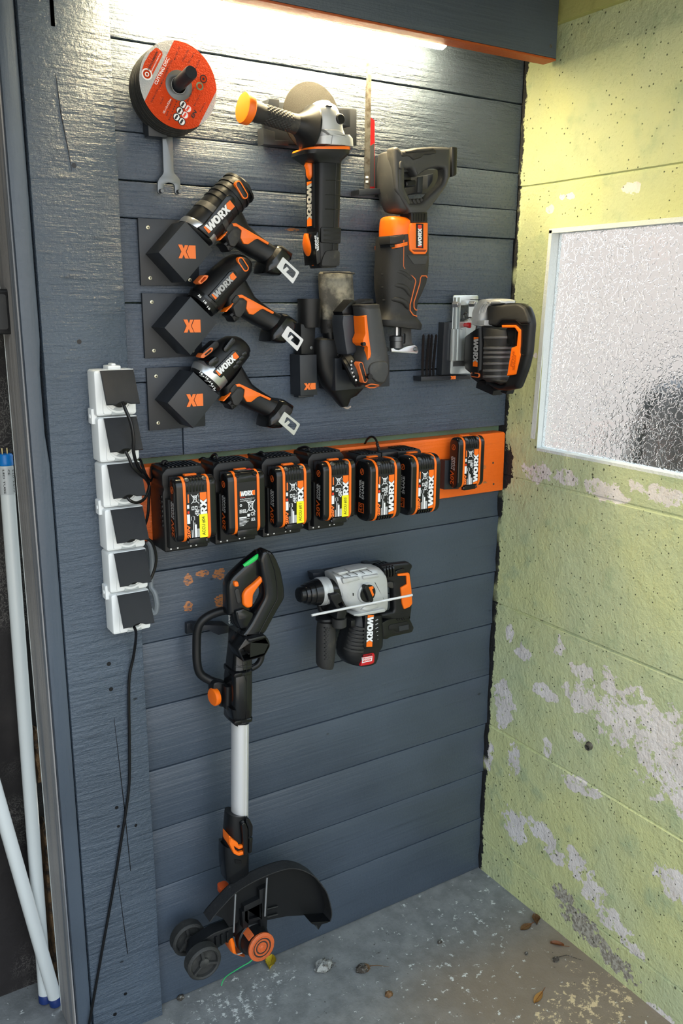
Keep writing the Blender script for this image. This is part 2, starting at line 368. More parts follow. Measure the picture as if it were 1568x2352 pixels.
    def tube(s, pts, r, n=10, closed=False, flat=1.0):
        pts = [Vector(p) for p in pts]; N = len(pts)
        rr = list(r) if isinstance(r, (list, tuple)) else [r] * N
        T = []
        for i in range(N):
            a = pts[i - 1] if (i > 0 or closed) else pts[i]; b = pts[(i + 1) % N] if (i < N - 1 or closed) else pts[i]
            T.append((b - a).normalized())
        ref = Vector((0, 1, 0)) if abs(T[0].y) < .9 else Vector((1, 0, 0))
        u = (ref - T[0] * ref.dot(T[0])).normalized(); R = []
        for i in range(N):
            u = (u - T[i] * u.dot(T[i])).normalized(); w = T[i].cross(u)
            R.append([tuple(pts[i] + u * (rr[i] * cos(2 * pi * k / n)) + w * (rr[i] * flat * sin(2 * pi * k / n))) for k in range(n)])
        return s.rings(R, closed=closed)
    def lathe(s, o, ax, prof, n=28):
        o = Vector(o); ax = Vector(ax).normalized(); ref = Vector((0, 0, 1)) if abs(ax.z) < .9 else Vector((1, 0, 0))
        u = ax.cross(ref).normalized(); w = ax.cross(u)
        return s.rings([[tuple(o + ax * t + u * (r * cos(2 * pi * k / n)) + w * (r * sin(2 * pi * k / n))) for k in range(n)] for t, r in prof])
    def box(s, x0, x1, a, b, z0, z1, bev=0.0):
        return s.prism([(x0, z0), (x1, z0), (x1, z1), (x0, z1)], a, b, bev, back=0)
    def plate(s, o, xv, yv, thick=.0003, polys=None):
        "flat thin polygons in the plane o + x*xv + y*yv, raised along xv x yv"
        o, xv, yv = Vector(o), Vector(xv), Vector(yv); nn = xv.cross(yv).normalized()
        for pl in polys:
            outer, holes = (pl, []) if not isinstance(pl, dict) else (pl['o'], pl['h'])
            m = MB().prism(outer, 0, 1, 0, holes)
            s.add([tuple(o + xv * v[0] + yv * v[2] + nn * (thick * -v[1])) for v in m.v], m.f)
        return s
    def build(s, name, material, parent=None, smooth=38, fix=True):
        org = LOC.get(parent.name, Vector()) if parent is not None else Vector()
        if FRAME: s.v = [(FRAME[0] + v[1], -v[0], v[2]) for v in s.v]
        me = bpy.data.meshes.new(name); me.from_pydata([(v[0] - org.x, v[1] - org.y, v[2] - org.z) for v in s.v], [], s.f)
        if fix:
            bm = bmesh.new(); bm.from_mesh(me); bmesh.ops.remove_doubles(bm, verts=bm.verts, dist=1e-6)
            bmesh.ops.recalc_face_normals(bm, faces=bm.faces); bm.to_mesh(me); bm.free()
        me.materials.append(material)
        if smooth:
            me.shade_smooth(); me.set_sharp_from_angle(angle=radians(smooth))
        ob = bpy.data.objects.new(name, me); COL.objects.link(ob)
        if parent is not None: ob.parent = parent
        LOC[ob.name] = org; return ob
LOC = {}
FRAME = []      # when set: build in the plane square to the wall, seen from the left, depth counted from X = FRAME[0]
def at3(xz, o): return (xz[0], -o, xz[1])
def thing(name, label, cat, xz, o=0.0, group=None):
    e = bpy.data.objects.new(name, None); COL.objects.link(e); e.empty_display_size = .03
    e.location = (FRAME[0] - o, -xz[0], xz[1]) if FRAME else (xz[0], -o, xz[1]); LOC[e.name] = Vector(e.location)
    e['label'] = label; e['category'] = cat
    if group: e['group'] = group
    return e
def tag(ob, label, cat, group=None):
    ob['label'] = label; ob['category'] = cat
    if group: ob['group'] = group
    return ob
def struct(ob): ob['kind'] = 'structure'; return ob
def rrect(cx, cz, w, h, r, n=5):
    out = []
    for sx, sz, a0 in ((1, 1, 0), (-1, 1, 90), (-1, -1, 180), (1, -1, 270)):
        for i in range(n + 1):
            a = radians(a0 + 90 * i / n); out.append((cx + sx * (w / 2 - r) + r * cos(a), cz + sz * (h / 2 - r) + r * sin(a)))
    return out
def circ(cx, cz, r, n=24, a0=0): return [(cx + r * cos(2 * pi * i / n + a0), cz + r * sin(2 * pi * i / n + a0)) for i in range(n)]
def slot(a, b, r, n=6):
    "stadium around the segment a-b"
    an = math.atan2(b[1] - a[1], b[0] - a[0]); out = []
    for c, s0 in ((b, -90), (a, 90)):
        for i in range(n + 1): t = an + radians(s0 + 180 * i / n); out.append((c[0] + r * cos(t), c[1] + r * sin(t)))
    return out
def smooth_path(pts, k=6):
    P = [Vector(p) for p in pts]; out = []
    for i in range(len(P) - 1):
        p0 = P[i - 1] if i else P[i] * 2 - P[i + 1]; p1, p2 = P[i], P[i + 1]; p3 = P[i + 2] if i + 2 < len(P) else P[i + 1] * 2 - P[i]
        for j in range(k):
            t = j / k; out.append(.5 * ((2 * p1) + (p2 - p0) * t + (2 * p0 - 5 * p1 + 4 * p2 - p3) * t * t + (3 * p1 - p0 - 3 * p2 + p3) * t ** 3))
    return out + [P[-1]]
def round_poly(pts, r, n=4):
    "round the corners of a polygon"
    out = []; N = len(pts)
    for i in range(N):
        p0, p1, p2 = Vector(pts[i - 1]), Vector(pts[i]), Vector(pts[(i + 1) % N])
        a = (p0 - p1); b = (p2 - p1); k = min(r, a.length * .45, b.length * .45)
        s_, e_ = p1 + a.normalized() * k, p1 + b.normalized() * k
        for j in range(n + 1):
            t = j / n; out.append(tuple(s_ * (1 - t) ** 2 + p1 * 2 * t * (1 - t) + e_ * t * t))
    return out
# lettering of the tools: unit glyphs, height 1
def _ell(cx, cy, rx, ry, n=20, e=2.6):
    o = []
    for i in range(n):
        t = 2 * pi * i / n; o.append((cx + rx * math.copysign(abs(cos(t)) ** (2 / e), cos(t)), cy + ry * math.copysign(abs(sin(t)) ** (2 / e), sin(t))))
    return o
G_W = [(.20, 1), (.47, 1), (.53, .42), (.68, .97), (.88, .97), (.94, .42), (1.10, 1), (1.34, 1), (1.06, 0), (.80, 0), (.75, .5), (.62, 0), (.36, 0)]
G_O = {'o': _ell(1.62, .5, .38, .5), 'h': [_ell(1.62, .5, .12, .26)]}
G_R = {'o': [(2.06, 0), (2.06, 1), (2.48, 1), (2.66, .9), (2.70, .72), (2.64, .52), (2.52, .44), (2.76, 0), (2.48, 0), (2.32, .38), (2.30, .38), (2.30, 0)], 'h': [[(2.29, .58), (2.29, .80), (2.42, .80), (2.46, .69), (2.42, .58)]]}
G_X = [(2.66, 1), (2.95, 1), (3.06, .72), (3.20, 1), (3.44, 1), (3.20, .5), (3.44, 0), (3.18, 0), (3.05, .28), (2.92, 0), (2.68, 0), (2.90, .5)]
G_A = [[(0, 0), (.32, 0), (.17, 1), (0, 1)], [(3.24, .5), (3.48, 1), (4.05, 1), (4.05, 0), (3.48, 0)]]
def logo(parent, o, xv, yv, lm=None, am=None, thick=.0006):
    "the maker's word mark: xv spans its whole length, yv its height"
    xv = Vector(xv) / 4.05
    MB().plate(o, xv, yv, thick, [G_W, G_O, G_R, G_X]).build('logo_lettering', lm or WHT, parent, 0)
    MB().plate(o, xv, yv, thick, G_A[:1]).build('logo_wedge', am or ORG, parent, 0)
    MB().plate(o, xv, yv, thick, G_A[1:]).build('logo_arrow', am or ORG, parent, 0)
def logo_px(parent, P, ll, lr, ul, o, lm=None, am=None):
    a, b, c = (Vector(at3(P(*q, o), o)) for q in (ll, lr, ul)); logo(parent, a, b - a, c - a, lm, am)
def xlogo(parent, o, xv, yv):
    X = [(-0.02, 1), (.36, 1), (.50, .70), (.62, .98), (.93, .98), (.68, .5), (.96, 0), (.60, 0), (.46, .28), (.32, 0), (-.02, 0), (.27, .5)]
    MB().plate(o, Vector(xv) / 1.62, yv, .0012, [X, [(.76, .5), (1.02, .98), (1.62, .98), (1.62, 0), (1.02, 0)]]).build('logo', ORGP, parent, 0)
ORGP = mat('orange_print', srgb(240, 118, 45), .55)
_TXT = {}
def text(parent, name, string, o, xv, yv, m, bold=.0, thick=.0004):
    "string stretched into the box xv by yv"
    key = (string, bold)
    if key not in _TXT:
        cu = bpy.data.curves.new('t', 'FONT'); cu.body = string; cu.offset = bold; cu.resolution_u = 2
        ob = bpy.data.objects.new('t', cu); me = bpy.data.meshes.new_from_object(ob)
        vs = [tuple(v.co) for v in me.vertices]; fs = [tuple(p.vertices) for p in me.polygons]
        bpy.data.objects.remove(ob); bpy.data.curves.remove(cu); bpy.data.meshes.remove(me)
        x0 = min(v[0] for v in vs); x1 = max(v[0] for v in vs); y0 = min(v[1] for v in vs); y1 = max(v[1] for v in vs)
        _TXT[key] = ([((v[0] - x0) / (x1 - x0), (v[1] - y0) / max(y1 - y0, 1e-6)) for v in vs], fs)
    vs, fs = _TXT[key]; o, xv, yv = Vector(o), Vector(xv), Vector(yv); nn = xv.cross(yv).normalized() * thick
    return MB().add([tuple(o + xv * a + yv * b + nn) for a, b in vs], fs).build(name, m, parent, 0, fix=False)
def text_px(parent, name, string, P, ll, lr, ul, o, m, bold=.0):
    a, b, c = (Vector(at3(P(*q, o), o)) for q in (ll, lr, ul)); return text(parent, name, string, a, b - a, c - a, m, bold)
def screw(parent, xz, o, r=.0032):
    h = MB().lathe(at3(xz, o), (0, -1, 0), [(0, r), (.0006, r), (.0010, r * .8)], 14).build('screw', SCREWM, parent)
    MB().box(xz[0] - r * .5, xz[0] + r * .5, o + .0009, o + .0013, xz[1] - r * .15, xz[1] + r * .15).box(xz[0] - r * .15, xz[0] + r * .15, o + .0009, o + .0013, xz[1] - r * .5, xz[1] + r * .5).build('cross_slot', BLK, h, 0)
SCREWM = mat('zinc_screw', (.72, .68, .50), .35, .6)

# ================================================================== the room
XR = lambda z: 1.347 + .014 * z
# floor, ceiling, outside
struct(MB().add([(-1.4, .30, 0), (1.40, .30, 0), (1.40, -2.6, 0), (-1.4, -2.6, 0), (-1.4, .30, -.08), (1.40, .30, -.08), (1.40, -2.6, -.08), (-1.4, -2.6, -.08)],
                [(0, 1, 2, 3), (4, 7, 6, 5), (0, 4, 5, 1), (1, 5, 6, 2), (2, 6, 7, 3), (3, 7, 4, 0)]).build('floor', FLOORM, None, 0))
struct(MB().box(-1.4, 1.42, -.30, .95, 2.0, 2.06).build('ceiling', CEILM, None, 0))
struct(MB().box(-1.4, -1.34, -.30, 2.0, 0, 2.0).build('wall_light_block', CEILM, None, 0))  # unseen side wall, added to cut the light from the left
struct(MB().box(-1.4, .36, -.26, -.20, 0, 2.0).build('wall_left', FELT, None, 0))
WB = struct(MB().box(.4875, 1.40, -.05, -.021, 0, 2.0).build('wall_back', GAPG, None, 0))
# the boards of the back wall
ZS = [(1.8165, 1.952, WOODR, 0), (1.6795, 1.8135, WOODR, 1), (1.6045, 1.6780, WOOD, 2), (1.5455, 1.6030, WOOD, 3), (1.4095, 1.5440, WOOD, 4), (1.2745, 1.4075, WOOD, 5), (1.1405, 1.2730, WOOD, 6),
      (.9300, .9915, WOODS, 7), (.7945, .9285, WOODS, 8), (.6645, .7930, WOODS, 9), (.5345, .6630, WOODS, 10), (.4055, .5330, WOODS, 11), (.2760, .4040, WOODS, 12), (.1460, .2745, WOODS, 13), (.002, .1445, WOODS, 14)]
for z0, z1, m_, i in ZS:
    segs = [(.4875, W(421, 1015)[0] - .0008), (W(421, 1015)[0] + .0008, None)] if i == 6 else [(.4875, None)]
    for (xa, xb) in segs:
        xe = xb if xb else XR(z0) + .001 + random.uniform(-.006, 0)
        off = random.uniform(-.0012, .0016)
        pts = [(xa, z0)]
        N = 14
        for k in range(N + 1): pts.append((xa + (xe - xa) * k / N, z0 + random.uniform(-.0005, .0005)))
        if not xb and i > 6: pts += [(xe - random.uniform(0, .004), z0 + (z1 - z0) * q) for q in (.25, .5, .75)]
        for k in range(N, -1, -1): pts.append((xa + (xe - xa) * k / N, z1 + random.uniform(-.0005, .0005)))
        pts = pts[1:]
        MB().prism(pts, -.022, off, .0022, seg=2).build('plank', m_, WB, 30)
# right wall: poured concrete with board-mark lifts and a window opening
WY0, WY1, WZ0, WZ1 = -.104, -1.45, 1.097, 1.556
def rw():
    seams = [.089, .403, .718, 1.026, 1.649]
    zs = [0.0]; xs = [0.0]
    offs = [0.0, .0012, .0, .0012, .0, .0014]
    for k, z in enumerate(seams):
        zs += [z - .004, z - .0012, z + .0012, z + .004]; xs += [offs[k], offs[k] - .0025, offs[k] - .003, offs[k + 1]]
    zs += [WZ0, WZ1, 1.96]; xs += [offs[4], offs[4], offs[5]]
    q = sorted(zip(zs, xs)); ys = [.03, WY0] + [WY0 + (WY1 - WY0) * k / 6 for k in range(1, 6)] + [WY1, -1.75]
    ys = [.03, -.035] + ys[1:]
    V = []; F = []
    for z, x in q:
        for y in ys:
            jit = random.uniform(-.0014, .0014) if any(abs(z - s_) < .005 for s_ in seams) else 0
            V.append((XR(z) - x, y, z + jit))
    n = len(ys)
    for i in range(len(q) - 1):
        for j in range(n - 1):
            if q[i][0] >= WZ0 - 1e-6 and q[i + 1][0] <= WZ1 + 1e-6 and ys[j] <= WY0 + 1e-6 and ys[j + 1] >= WY1 - 1e-6: continue
            F.append((i * n + j, i * n + j + 1, (i + 1) * n + j + 1, (i + 1) * n + j))
    return MB().add(V, F)
struct(rw().build('wall_right', GREEN, None, 0))
# window: painted jambs, hammered glass
def jamb():
    m = MB(); xa, xb = XR(1.3) - .0025, XR(1.3) + .030
    def bar(y0, y1, z0, z1): m.prism([(-y0, z0), (-y1, z0), (-y1, z1), (-y0, z1)], xa, xb, 0, axis='X')
    t = .006
    zt, zb = WZ1, WZ0
    # left side leans a little, as the opening does
    m.prism([(.112, zt), (.104, zt), (.082, zb), (.096, zb)], xa, xb, 0, axis='X')
    bar(WY0 + .02, WY1, zb - .002, zb + t); bar(WY0, WY1, zt - t, zt + .003); bar(WY1 - .004, WY1 + t, zb, zt)
    return m
WIN = struct(jamb().build('window_1', WHITEP, None, 0))
MB().prism([(.094, WZ0), (1.452, WZ0), (1.452, WZ1), (.094, WZ1)], XR(1.3) + .018, XR(1.3) + .023, 0, axis='X').build('pane', GLASS, WIN, 0)
# green moulding under the ceiling on the right
struct(MB().prism([(0.03, 1.945), (1.75, 1.945), (1.75, 2.0), (0.03, 2.0)], XR(1.95) - .016, XR(1.95) + .03, 0, axis='X').build('trim_1', TRIMG, None, 0))
# outdoors beyond the window
struct(MB().add([(1.45, -9, -.25), (14, -9, -.25), (14, 9, -.25), (1.45, 9, -.25), (1.45, -9, -.35), (14, -9, -.35), (14, 9, -.35), (1.45, 9, -.35)],
                [(0, 1, 2, 3), (4, 7, 6, 5), (0, 4, 5, 1), (1, 5, 6, 2), (2, 6, 7, 3), (3, 7, 4, 0)]).build('ground', PAVE, None, 0))
struct(MB().add([(6.0, -7, -.25), (6.0, 6, -.25), (6.0, 6, 3.2), (6.0, -7, 3.2), (6.2, -7, -.25), (6.2, 6, -.25), (6.2, 6, 3.2), (6.2, -7, 3.2)],
                [(0, 1, 2, 3), (4, 7, 6, 5), (3, 2, 6, 7), (0, 3, 7, 4), (1, 5, 6, 2)]).build('wall_outside', HOUSE, None, 0))
t = thing('garden_cover', 'dark rounded outdoor cover seen blurred through the textured window glass', 'cover', (2.0, -.25), .10)
def cover():
    R = []
    for z, rx, ry in ((-.25, .30, .40), (.5, .26, .33), (.95, .22, .275), (1.12, .20, .235), (1.20, .17, .19), (1.225, .08, .09), (1.235, .03, .03)):
        R.append([(2.02 + rx * .8 * cos(2 * pi * k / 28) * (1 + .06 * sin(5 * 2 * pi * k / 28)), -.10 + ry * sin(2 * pi * k / 28) * (1 + .05 * cos(7 * 2 * pi * k / 28)), z) for k in range(28)])
    return MB().rings(R)
cover().build('fabric', TARP, t)
MB().tube([(1.90, .03, 1.19), (1.80, .06, .6), (1.78, .08, -.2)], .02).build('strap', GRYP, t)

# timber post at the left of the boards
t = thing('timber_post', 'upright dark blue painted timber post carrying the white socket strip', 'post', (.40, 0), .0)
MB().prism([(.3475, -.001), (.486, .0)] + [(.4855 + random.uniform(-.0008, .0008), z / 10) for z in range(1, 20)] + [(.484, 1.999), (.3475, 1.999)], -.095, .025, .003).build('timber', POSTM, t)
cr = [(.3450 + .0012 * sin(z * 2.2) - (.004 if 1.20 < z < 1.34 else .0), z) for z in [k * .05 for k in range(40)]] + [(.345, 1.999)]
MB().prism([(.319, 0)] + [(x, max(z, .001)) for x, z in cr] + [(.3165, 1.999)], -.093, .0235, .004).build('timber', POSTV, t)
MB().box(.3145, .3175, -.094, .016, .001, 1.998, .001).build('side_board', POSTL, t)
MB().box(.3140, .3180, -.098, -.0945, .001, 1.998, .0005).build('pale_edge', WHITEP, t)
# long drying checks in the post face
for pts in (((262, 1650), (285, 1850), (300, 2000)), ((270, 2010), (293, 2190)), ((128, 170), (140, 260), (156, 340), (165, 392))): MB().tube([at3(W(*p, .0252), .0252) for p in pts], [.0004, .0010, .0008, .0004][:len(pts)], 5).build('drying_check', CAB, t)
hl = MB()
for (x_, y_) in ((120, 25), (121, 35)): hl.box(*sorted((W(x_ - 5, y_, .0253)[0], W(x_ + 4, y_, .0253)[0])), .02, .0254, W(x_, 60, .0253)[1], W(x_, 0, .0253)[1])
for (x_, y_, r_) in ((170, 380, .004), (182, 785, .004), (250, 1525, .004), (255, 1583, .004), (268, 1855, .0035), (272, 1898, .003), (312, 1896, .003), (288, 2283, .0035), (264, 2330, .004)):
    hl.prism(circ(*W(x_, y_, .0253), r_, 8), .02, .0254)
hl.build('nail_hole', CAB, t, 0)
# overhead beam with orange soffit
t = thing('overhead_beam', 'dark overhead beam with an orange painted underside above the lit boards', 'beam', (.80, 1.873), .05)
MB().box(.4885, 1.3495, .076, .111, 1.876, 1.998, .003).build('timber', WOODS, t)
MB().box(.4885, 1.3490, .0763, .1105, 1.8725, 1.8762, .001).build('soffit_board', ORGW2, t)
MB().prism(circ(*W(1264, 106, .1105), .0035, 10), .109, .1113).build('screw', RUST, t)
# LED batten under the beam
t = thing('led_batten', 'glowing white LED batten light fixed under the overhead beam', 'light', (.80, 1.888), .057)
LEDP = [(.041, 1.888), (.041, 1.879), (.046, 1.8730), (.057, 1.8700), (.068, 1.8730), (.073, 1.879), (.073, 1.888)]
MB().prism(LEDP, .51, 1.104, 0, axis='X').build('diffuser', LEDM, t)
MB().prism(LEDP, 1.1042, 1.110, .002, axis='X').build('end_cap', LEDM, t)
MB().box(.50, 1.112, .036, .0765, 1.8885, 1.897, .001).build('housing', WPL, t)
# orange batten board
t = thing('mounting_board', 'bright orange painted board carrying the battery chargers', 'board', (.93, .992), .012)
MB().prism([(.488, .993), (1.353, .9925), (1.3555, .996), (1.3545, 1.124), (1.350, 1.1275), (.488, 1.1275)], -.020, .012, .003).build('plank', ORGW, t)
for (x_, y_) in ((1132, 1063), (1133, 1112)): MB().prism(circ(*W(x_, y_, .012), .0025, 8), .011, .0124).build('screw', RUST, t)

# rotten timber stumps and LED tubes left of the post
for nm, (x0, y0), (x1, y1), o_, lb in (('rotten_timber', (99, 1908), (133, 2215), -.15, 'tall rotten brown timber end beside the foot of the post behind the white tubes'),
                                       ('rotten_timber', (79, 1695), (101, 1797), -.15, 'short grey rotten timber stub higher up in the gap left of the post')):
    a = W(x0, y0, o_); b = W(x1, y1, o_); zb = 0 if y1 > 2000 else b[1]
    q = [(a[0], zb), (b[0] + .02, zb)]
    for k in range(1, 6): q.append((b[0] + .02 + random.uniform(-.003, .003), zb + (a[1] - zb) * k / 6))
    q += [(b[0] + .015, a[1] - .01), (a[0] + .008, a[1] + .004), (a[0] + .002, a[1] - .006)]
    for k in range(5, 0, -1): q.append((a[0] + random.uniform(-.003, .003), zb + (a[1] - zb) * k / 6))
    tag(MB().prism(q, -.198, -.150, .004).build(nm, ROT, None), lb, 'timber')
def led_tube(a, b, label, lab):
    a, b = Vector(a), Vector(b); ax = (b - a).normalized(); L = (b - a).length; r = .0131
    t = thing('tube_lamp', label, 'tube', (a.x, a.z), -a.y, 'spare tube lamps')
    MB().lathe(a, ax, [(.022, r), (.03, r), (L - .03, r), (L - .0225, r)], 24).build('glass_tube', TUBE, t)
    MB().lathe(a, ax, [(.002, r * .9), (.004, r * 1.03), (.0215, r * 1.03), (.022, r)], 24).build('end_cap', DBLU, t)
    c = MB().lathe(a, ax, [(L - .022, r), (L - .0215, r * 1.03), (L - .014, r * 1.03), (L - .013, r), (L - .004, r * 1.03), (L - .001, r * .9)], 24).build('end_cap', BLU, t)
    s_ = ax.cross(Vector((0, 1, 0))).normalized()
    for k in (-1, 1): MB().lathe(b + s_ * (k * .0043) - ax * .001, ax, [(0, .0011), (.010, .0011), (.0108, .0006)], 8).build('pin', BRASS, c)
    if lab:
        up = ax; fr = Vector((0, -1, 0)); o_ = b - ax * .078 + fr * (r + .0004)
        MB().lathe(a, ax, [(L - .075, r + .0002), (L - .024, r + .0002)], 24).build('label_sleeve', mat('silver_label', (.55, .57, .57), .4), t)
        for st, dx, ln in (('CE', .000, .010), ('LED TUBE', -.0085, .044), ('220-240V', .0085, .044)):
            th_ = dx / r; p_ = b + s_ * (-(r + .0005) * sin(th_)) + fr * ((r + .0005) * cos(th_)); tang = (-s_ * cos(th_) - fr * sin(th_))
            text(t, 'printed_text', st, p_ - ax * .028, -ax * ln, -tang * -.0035, BLK, .01)
    return t
A0 = FL(105, 2303); A0 = Vector((A0.x, A0.y, .002)); A1 = Vector((*[W(11, 1041, -.175)[0]], .175, W(11, 1041, -.175)[1]))
led_tube(A0, A1, 'white tube lamp with a bright blue end cap and two pins, leaning upright', True)
B0 = FL(134, 2311); B0 = Vector((B0.x - .002, B0.y + .004, .002)); bx, bz = W(-120, 1430, -.135)
led_tube(B0, Vector((bx, .135, bz)), 'white tube lamp leaning steeply across the other tube left of the post', False)
# black box at the left picture edge
t = thing('junction_box', 'black plastic box fixed at head height on the left side of the post', 'box', (.27, 1.35), -.05)
q0 = W(33, 664, -.04); q1 = W(33, 768, -.04)
MB().prism(rrect(q0[0] - .05, (q0[1] + q1[1]) / 2, .10, q0[1] - q1[1], .006), -.125, -.04, .004).build('housing', BLK, t)
MB().prism(rrect(q0[0] - .056, (q0[1] + q1[1]) / 2, .084, (q0[1] - q1[1]) * .78, .004), -.04, -.0385, .001).build('cover', GRYP, t)

# ================================================================== socket strip on the post
def sockets():
    t = thing('socket_strip', 'white strip of six lidded sockets with black flaps mounted on the post', 'socket strip', (.45, 1.08), .025)
    tops = [1.3035, 1.2265, 1.1495, 1.0725, .9965, .9215, .8455]
    for k in range(6):
        z1, z0 = tops[k] - .001, tops[k + 1] + .001; x0, x1 = .4155 + .0012 * k, .4845 + .0012 * k
        b = MB().prism(rrect((x0 + x1) / 2, (z0 + z1) / 2, x1 - x0, z1 - z0, .005), .0255, .060, .005, back=.0).build('socket_box', WPL, t)
        # raised frame and the round well of the socket
        MB().prism(rrect((x0 + x1) / 2 + .003, (z0 + z1) / 2, x1 - x0 - .017, z1 - z0 - .006, .004), .058, .0625, .0015).build('front_frame', WPL, b)
        MB().prism(circ((x0 + x1) / 2 + .003, z0 + .028, .024, 28), .060, .064, .001, holes=[circ((x0 + x1) / 2 + .003, z0 + .028, .020, 28)]).build('well_rim', WPL, b)
        MB().prism(circ((x0 + x1) / 2 + .003, z0 + .030, .016, 24), .060, .072, .002).build('plug', BLK, b)
        # sprung lid hinged along the top edge, propped open by the plug
        a_ = radians(24 + (1.5 if k % 2 else 0)); lx0, lx1 = x0 + .0095, x1 - .0045; L = .058; zt = z1 - .0015; ot = .0635
        m = MB(); nseg = 14; top = []; 
        pts = [(lx0, 0), (lx0, L), ] + [(lx0 + (lx1 - lx0) * (.27 + .46 * j / nseg), L - .0042 * sin(pi * j / nseg)) for j in range(nseg + 1)] + [(lx1, L), (lx1, 0)]
        mm = MB().prism(pts, 0, .0036, .001)
        V = [(v[0], -(ot + v[2] * sin(a_) + (-v[1]) * cos(a_)), zt - v[2] * cos(a_) + (-v[1]) * sin(a_)) for v in mm.v]
        MB().add(V, mm.f).build('hinged_lid', LID, b)
        mm = MB().prism([(lx0 + .0015, .001), (lx0 + .0015, L - .005), (lx1 - .0015, L - .005), (lx1 - .0015, .001)], -.0035, 0)
        MB().add([(v[0], -(ot + v[2] * sin(a_) + (-v[1]) * cos(a_)), zt - v[2] * cos(a_) + (-v[1]) * sin(a_)) for v in mm.v], mm.f).build('lid_liner', BLK, b)
        MB().lathe((lx0, -ot, zt), (1, 0, 0), [(0, .0022), (lx1 - lx0, .0022)], 10).build('hinge_pin', WPL, b)
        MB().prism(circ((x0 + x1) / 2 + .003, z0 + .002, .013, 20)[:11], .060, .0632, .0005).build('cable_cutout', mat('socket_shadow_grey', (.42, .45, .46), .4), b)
    for k in (1, 3, 5):
        z = tops[k]; x0 = .4150 + .0012 * k
        MB().prism(rrect(x0, z, .010, .026, .002), .030, .048, .002).lathe((x0 - .003, -.040, z), (-1, 0, 0), [(0, .0038), (.003, .0038), (.0038, .003)], 14).build('coupling_clip', WPL, t)
    MB().prism(rrect(.452, 1.3045, .022, .008, .002), .03, .055, .002).prism(rrect(.452, 1.309, .008, .006, .002), .035, .052, .002).build('top_lug', WPL, t)
sockets()
# cables
def cable(name, pts, r, label, m=CAB, k=6, cat='cable'):
    ob = MB().tube(smooth_path([at3(W(x, y, o), o) for x, y, o in pts], k), r, 9).build(name, m, None); return tag(ob, label, cat)
def Epx(x, y): return (180 + x / 3.5647, 820 + y / 3.5647)
def EE(l): return [(*Epx(x, y), o) for x, y, o in l]
cable('power_cable', EE([(360, 370, .086), (385, 430, .092), (430, 540, .098), (450, 660, .10), (452, 780, .097), (485, 890, .085), (545, 965, .070), (585, 1010, .052), (600, 980, .03), (600, 900, .018)]), .0028, 'black cable hanging from under the topmost socket lid')
cable('power_cable', EE([(385, 770, .086), (415, 830, .088), (445, 900, .088), (510, 965, .080), (560, 1010, .07), (580, 1070, .058), (575, 1180, .05), (568, 1290, .045), (545, 1380, .036), (530, 1440, .03)]), .0026, 'black cable looping from the second socket lid past the third box')
cable('power_cable', EE([(400, 1150, .086), (430, 1180, .088), (480, 1192, .084), (540, 1160, .076), (575, 1080, .066), (572, 1010, .058), (545, 950, .05), (520, 880, .038), (505, 840, .028)]), .0026, 'black cable curling up from the third socket lid')
cable('power_cable', EE([(520, 1480, .064), (585, 1500, .06), (620, 1560, .056), (636, 1640, .054), (628, 1720, .052), (600, 1800, .05), (575, 1840, .05)]), .0026, 'black cable bulging out right of the fifth socket box')
cable('supply_cable', EE([(565, 1510, .022), (590, 1560, .024), (600, 1700, .022), (590, 1870, .024), (622, 1930, .03), (640, 2010, .032), (634, 2080, .031), (610, 2095, .03), (585, 2060, .03)]), .0052, 'thick grey sheathed cable bending beside the lowest socket', CABG)
cable('extension_cable', [(308, 1440, .082), (312, 1452, .074), (311, 1475, .05), (306, 1510, .034), (297, 1555, .030), (296, 1620, .0295), (297, 1690, .0295), (297, 1790, .0295), (291, 1850, .0295), (280, 1920, .0295), (262, 2030, .0295), (235, 2180, .0295), (203, 2362, .0295)], .0026,
      'long thin black cable dropping from the lowest socket down the post', k=5)

# ================================================================== drill holders and drills
def holder(corner, dx, dz, lab):
    "printed wall plate with a square cup set on its corner"
    cx, cz = corner
    t = thing('drill_holder', lab, 'tool holder', (cx + .053, cz - .054), 0, 'printed drill holders')
    MB().prism([(cx, cz - .1085), (cx + .106, cz - .1075), (cx + .106, cz), (cx, cz)], .0016, .007, .0008).build('base_plate', PRT, t)
    q = DIA; MB().prism([(x + dx, z + dz) for x, z in q], .007, .069, .0010).build('cup', PRT, t)
    for sx, sz in ((.0165, -.0145), (.0165, -.096), (.088, -.098)): screw(t, (cx + sx, cz + sz), .0071)
    c = ((q[0][0] + q[2][0]) / 2 + dx, (q[1][1] + q[3][1]) / 2 + dz)
    xlogo(t, (c[0] - .0140, -.0692, c[1] - .0105), (.030, 0, 0), (0, 0, .0215))
DIA = [px(364.3, 579.6, .069), px(426.2, 647.9, .069), px(488.9, 573.5, .069), px(426.2, 508.0, .069)]
H1 = px(316, 500.5, .006); H2 = px(325.4, 673.3, .006); H3 = px(335.8, 845.4, .006)
def dsh(p): a = px(426.2, 508.0, .069); b = px(*p, .069); return (b[0] - a[0], b[1] - a[1])
holder(H1, 0, 0, 'topmost black drill holder with orange mark, screwed above two others')
holder(H2, *dsh((438, 681.3)), 'middle black drill holder of the three, with orange mark')
holder(H3, *dsh((444.2, 854)), 'lowest black drill holder with orange mark, above the left chargers')

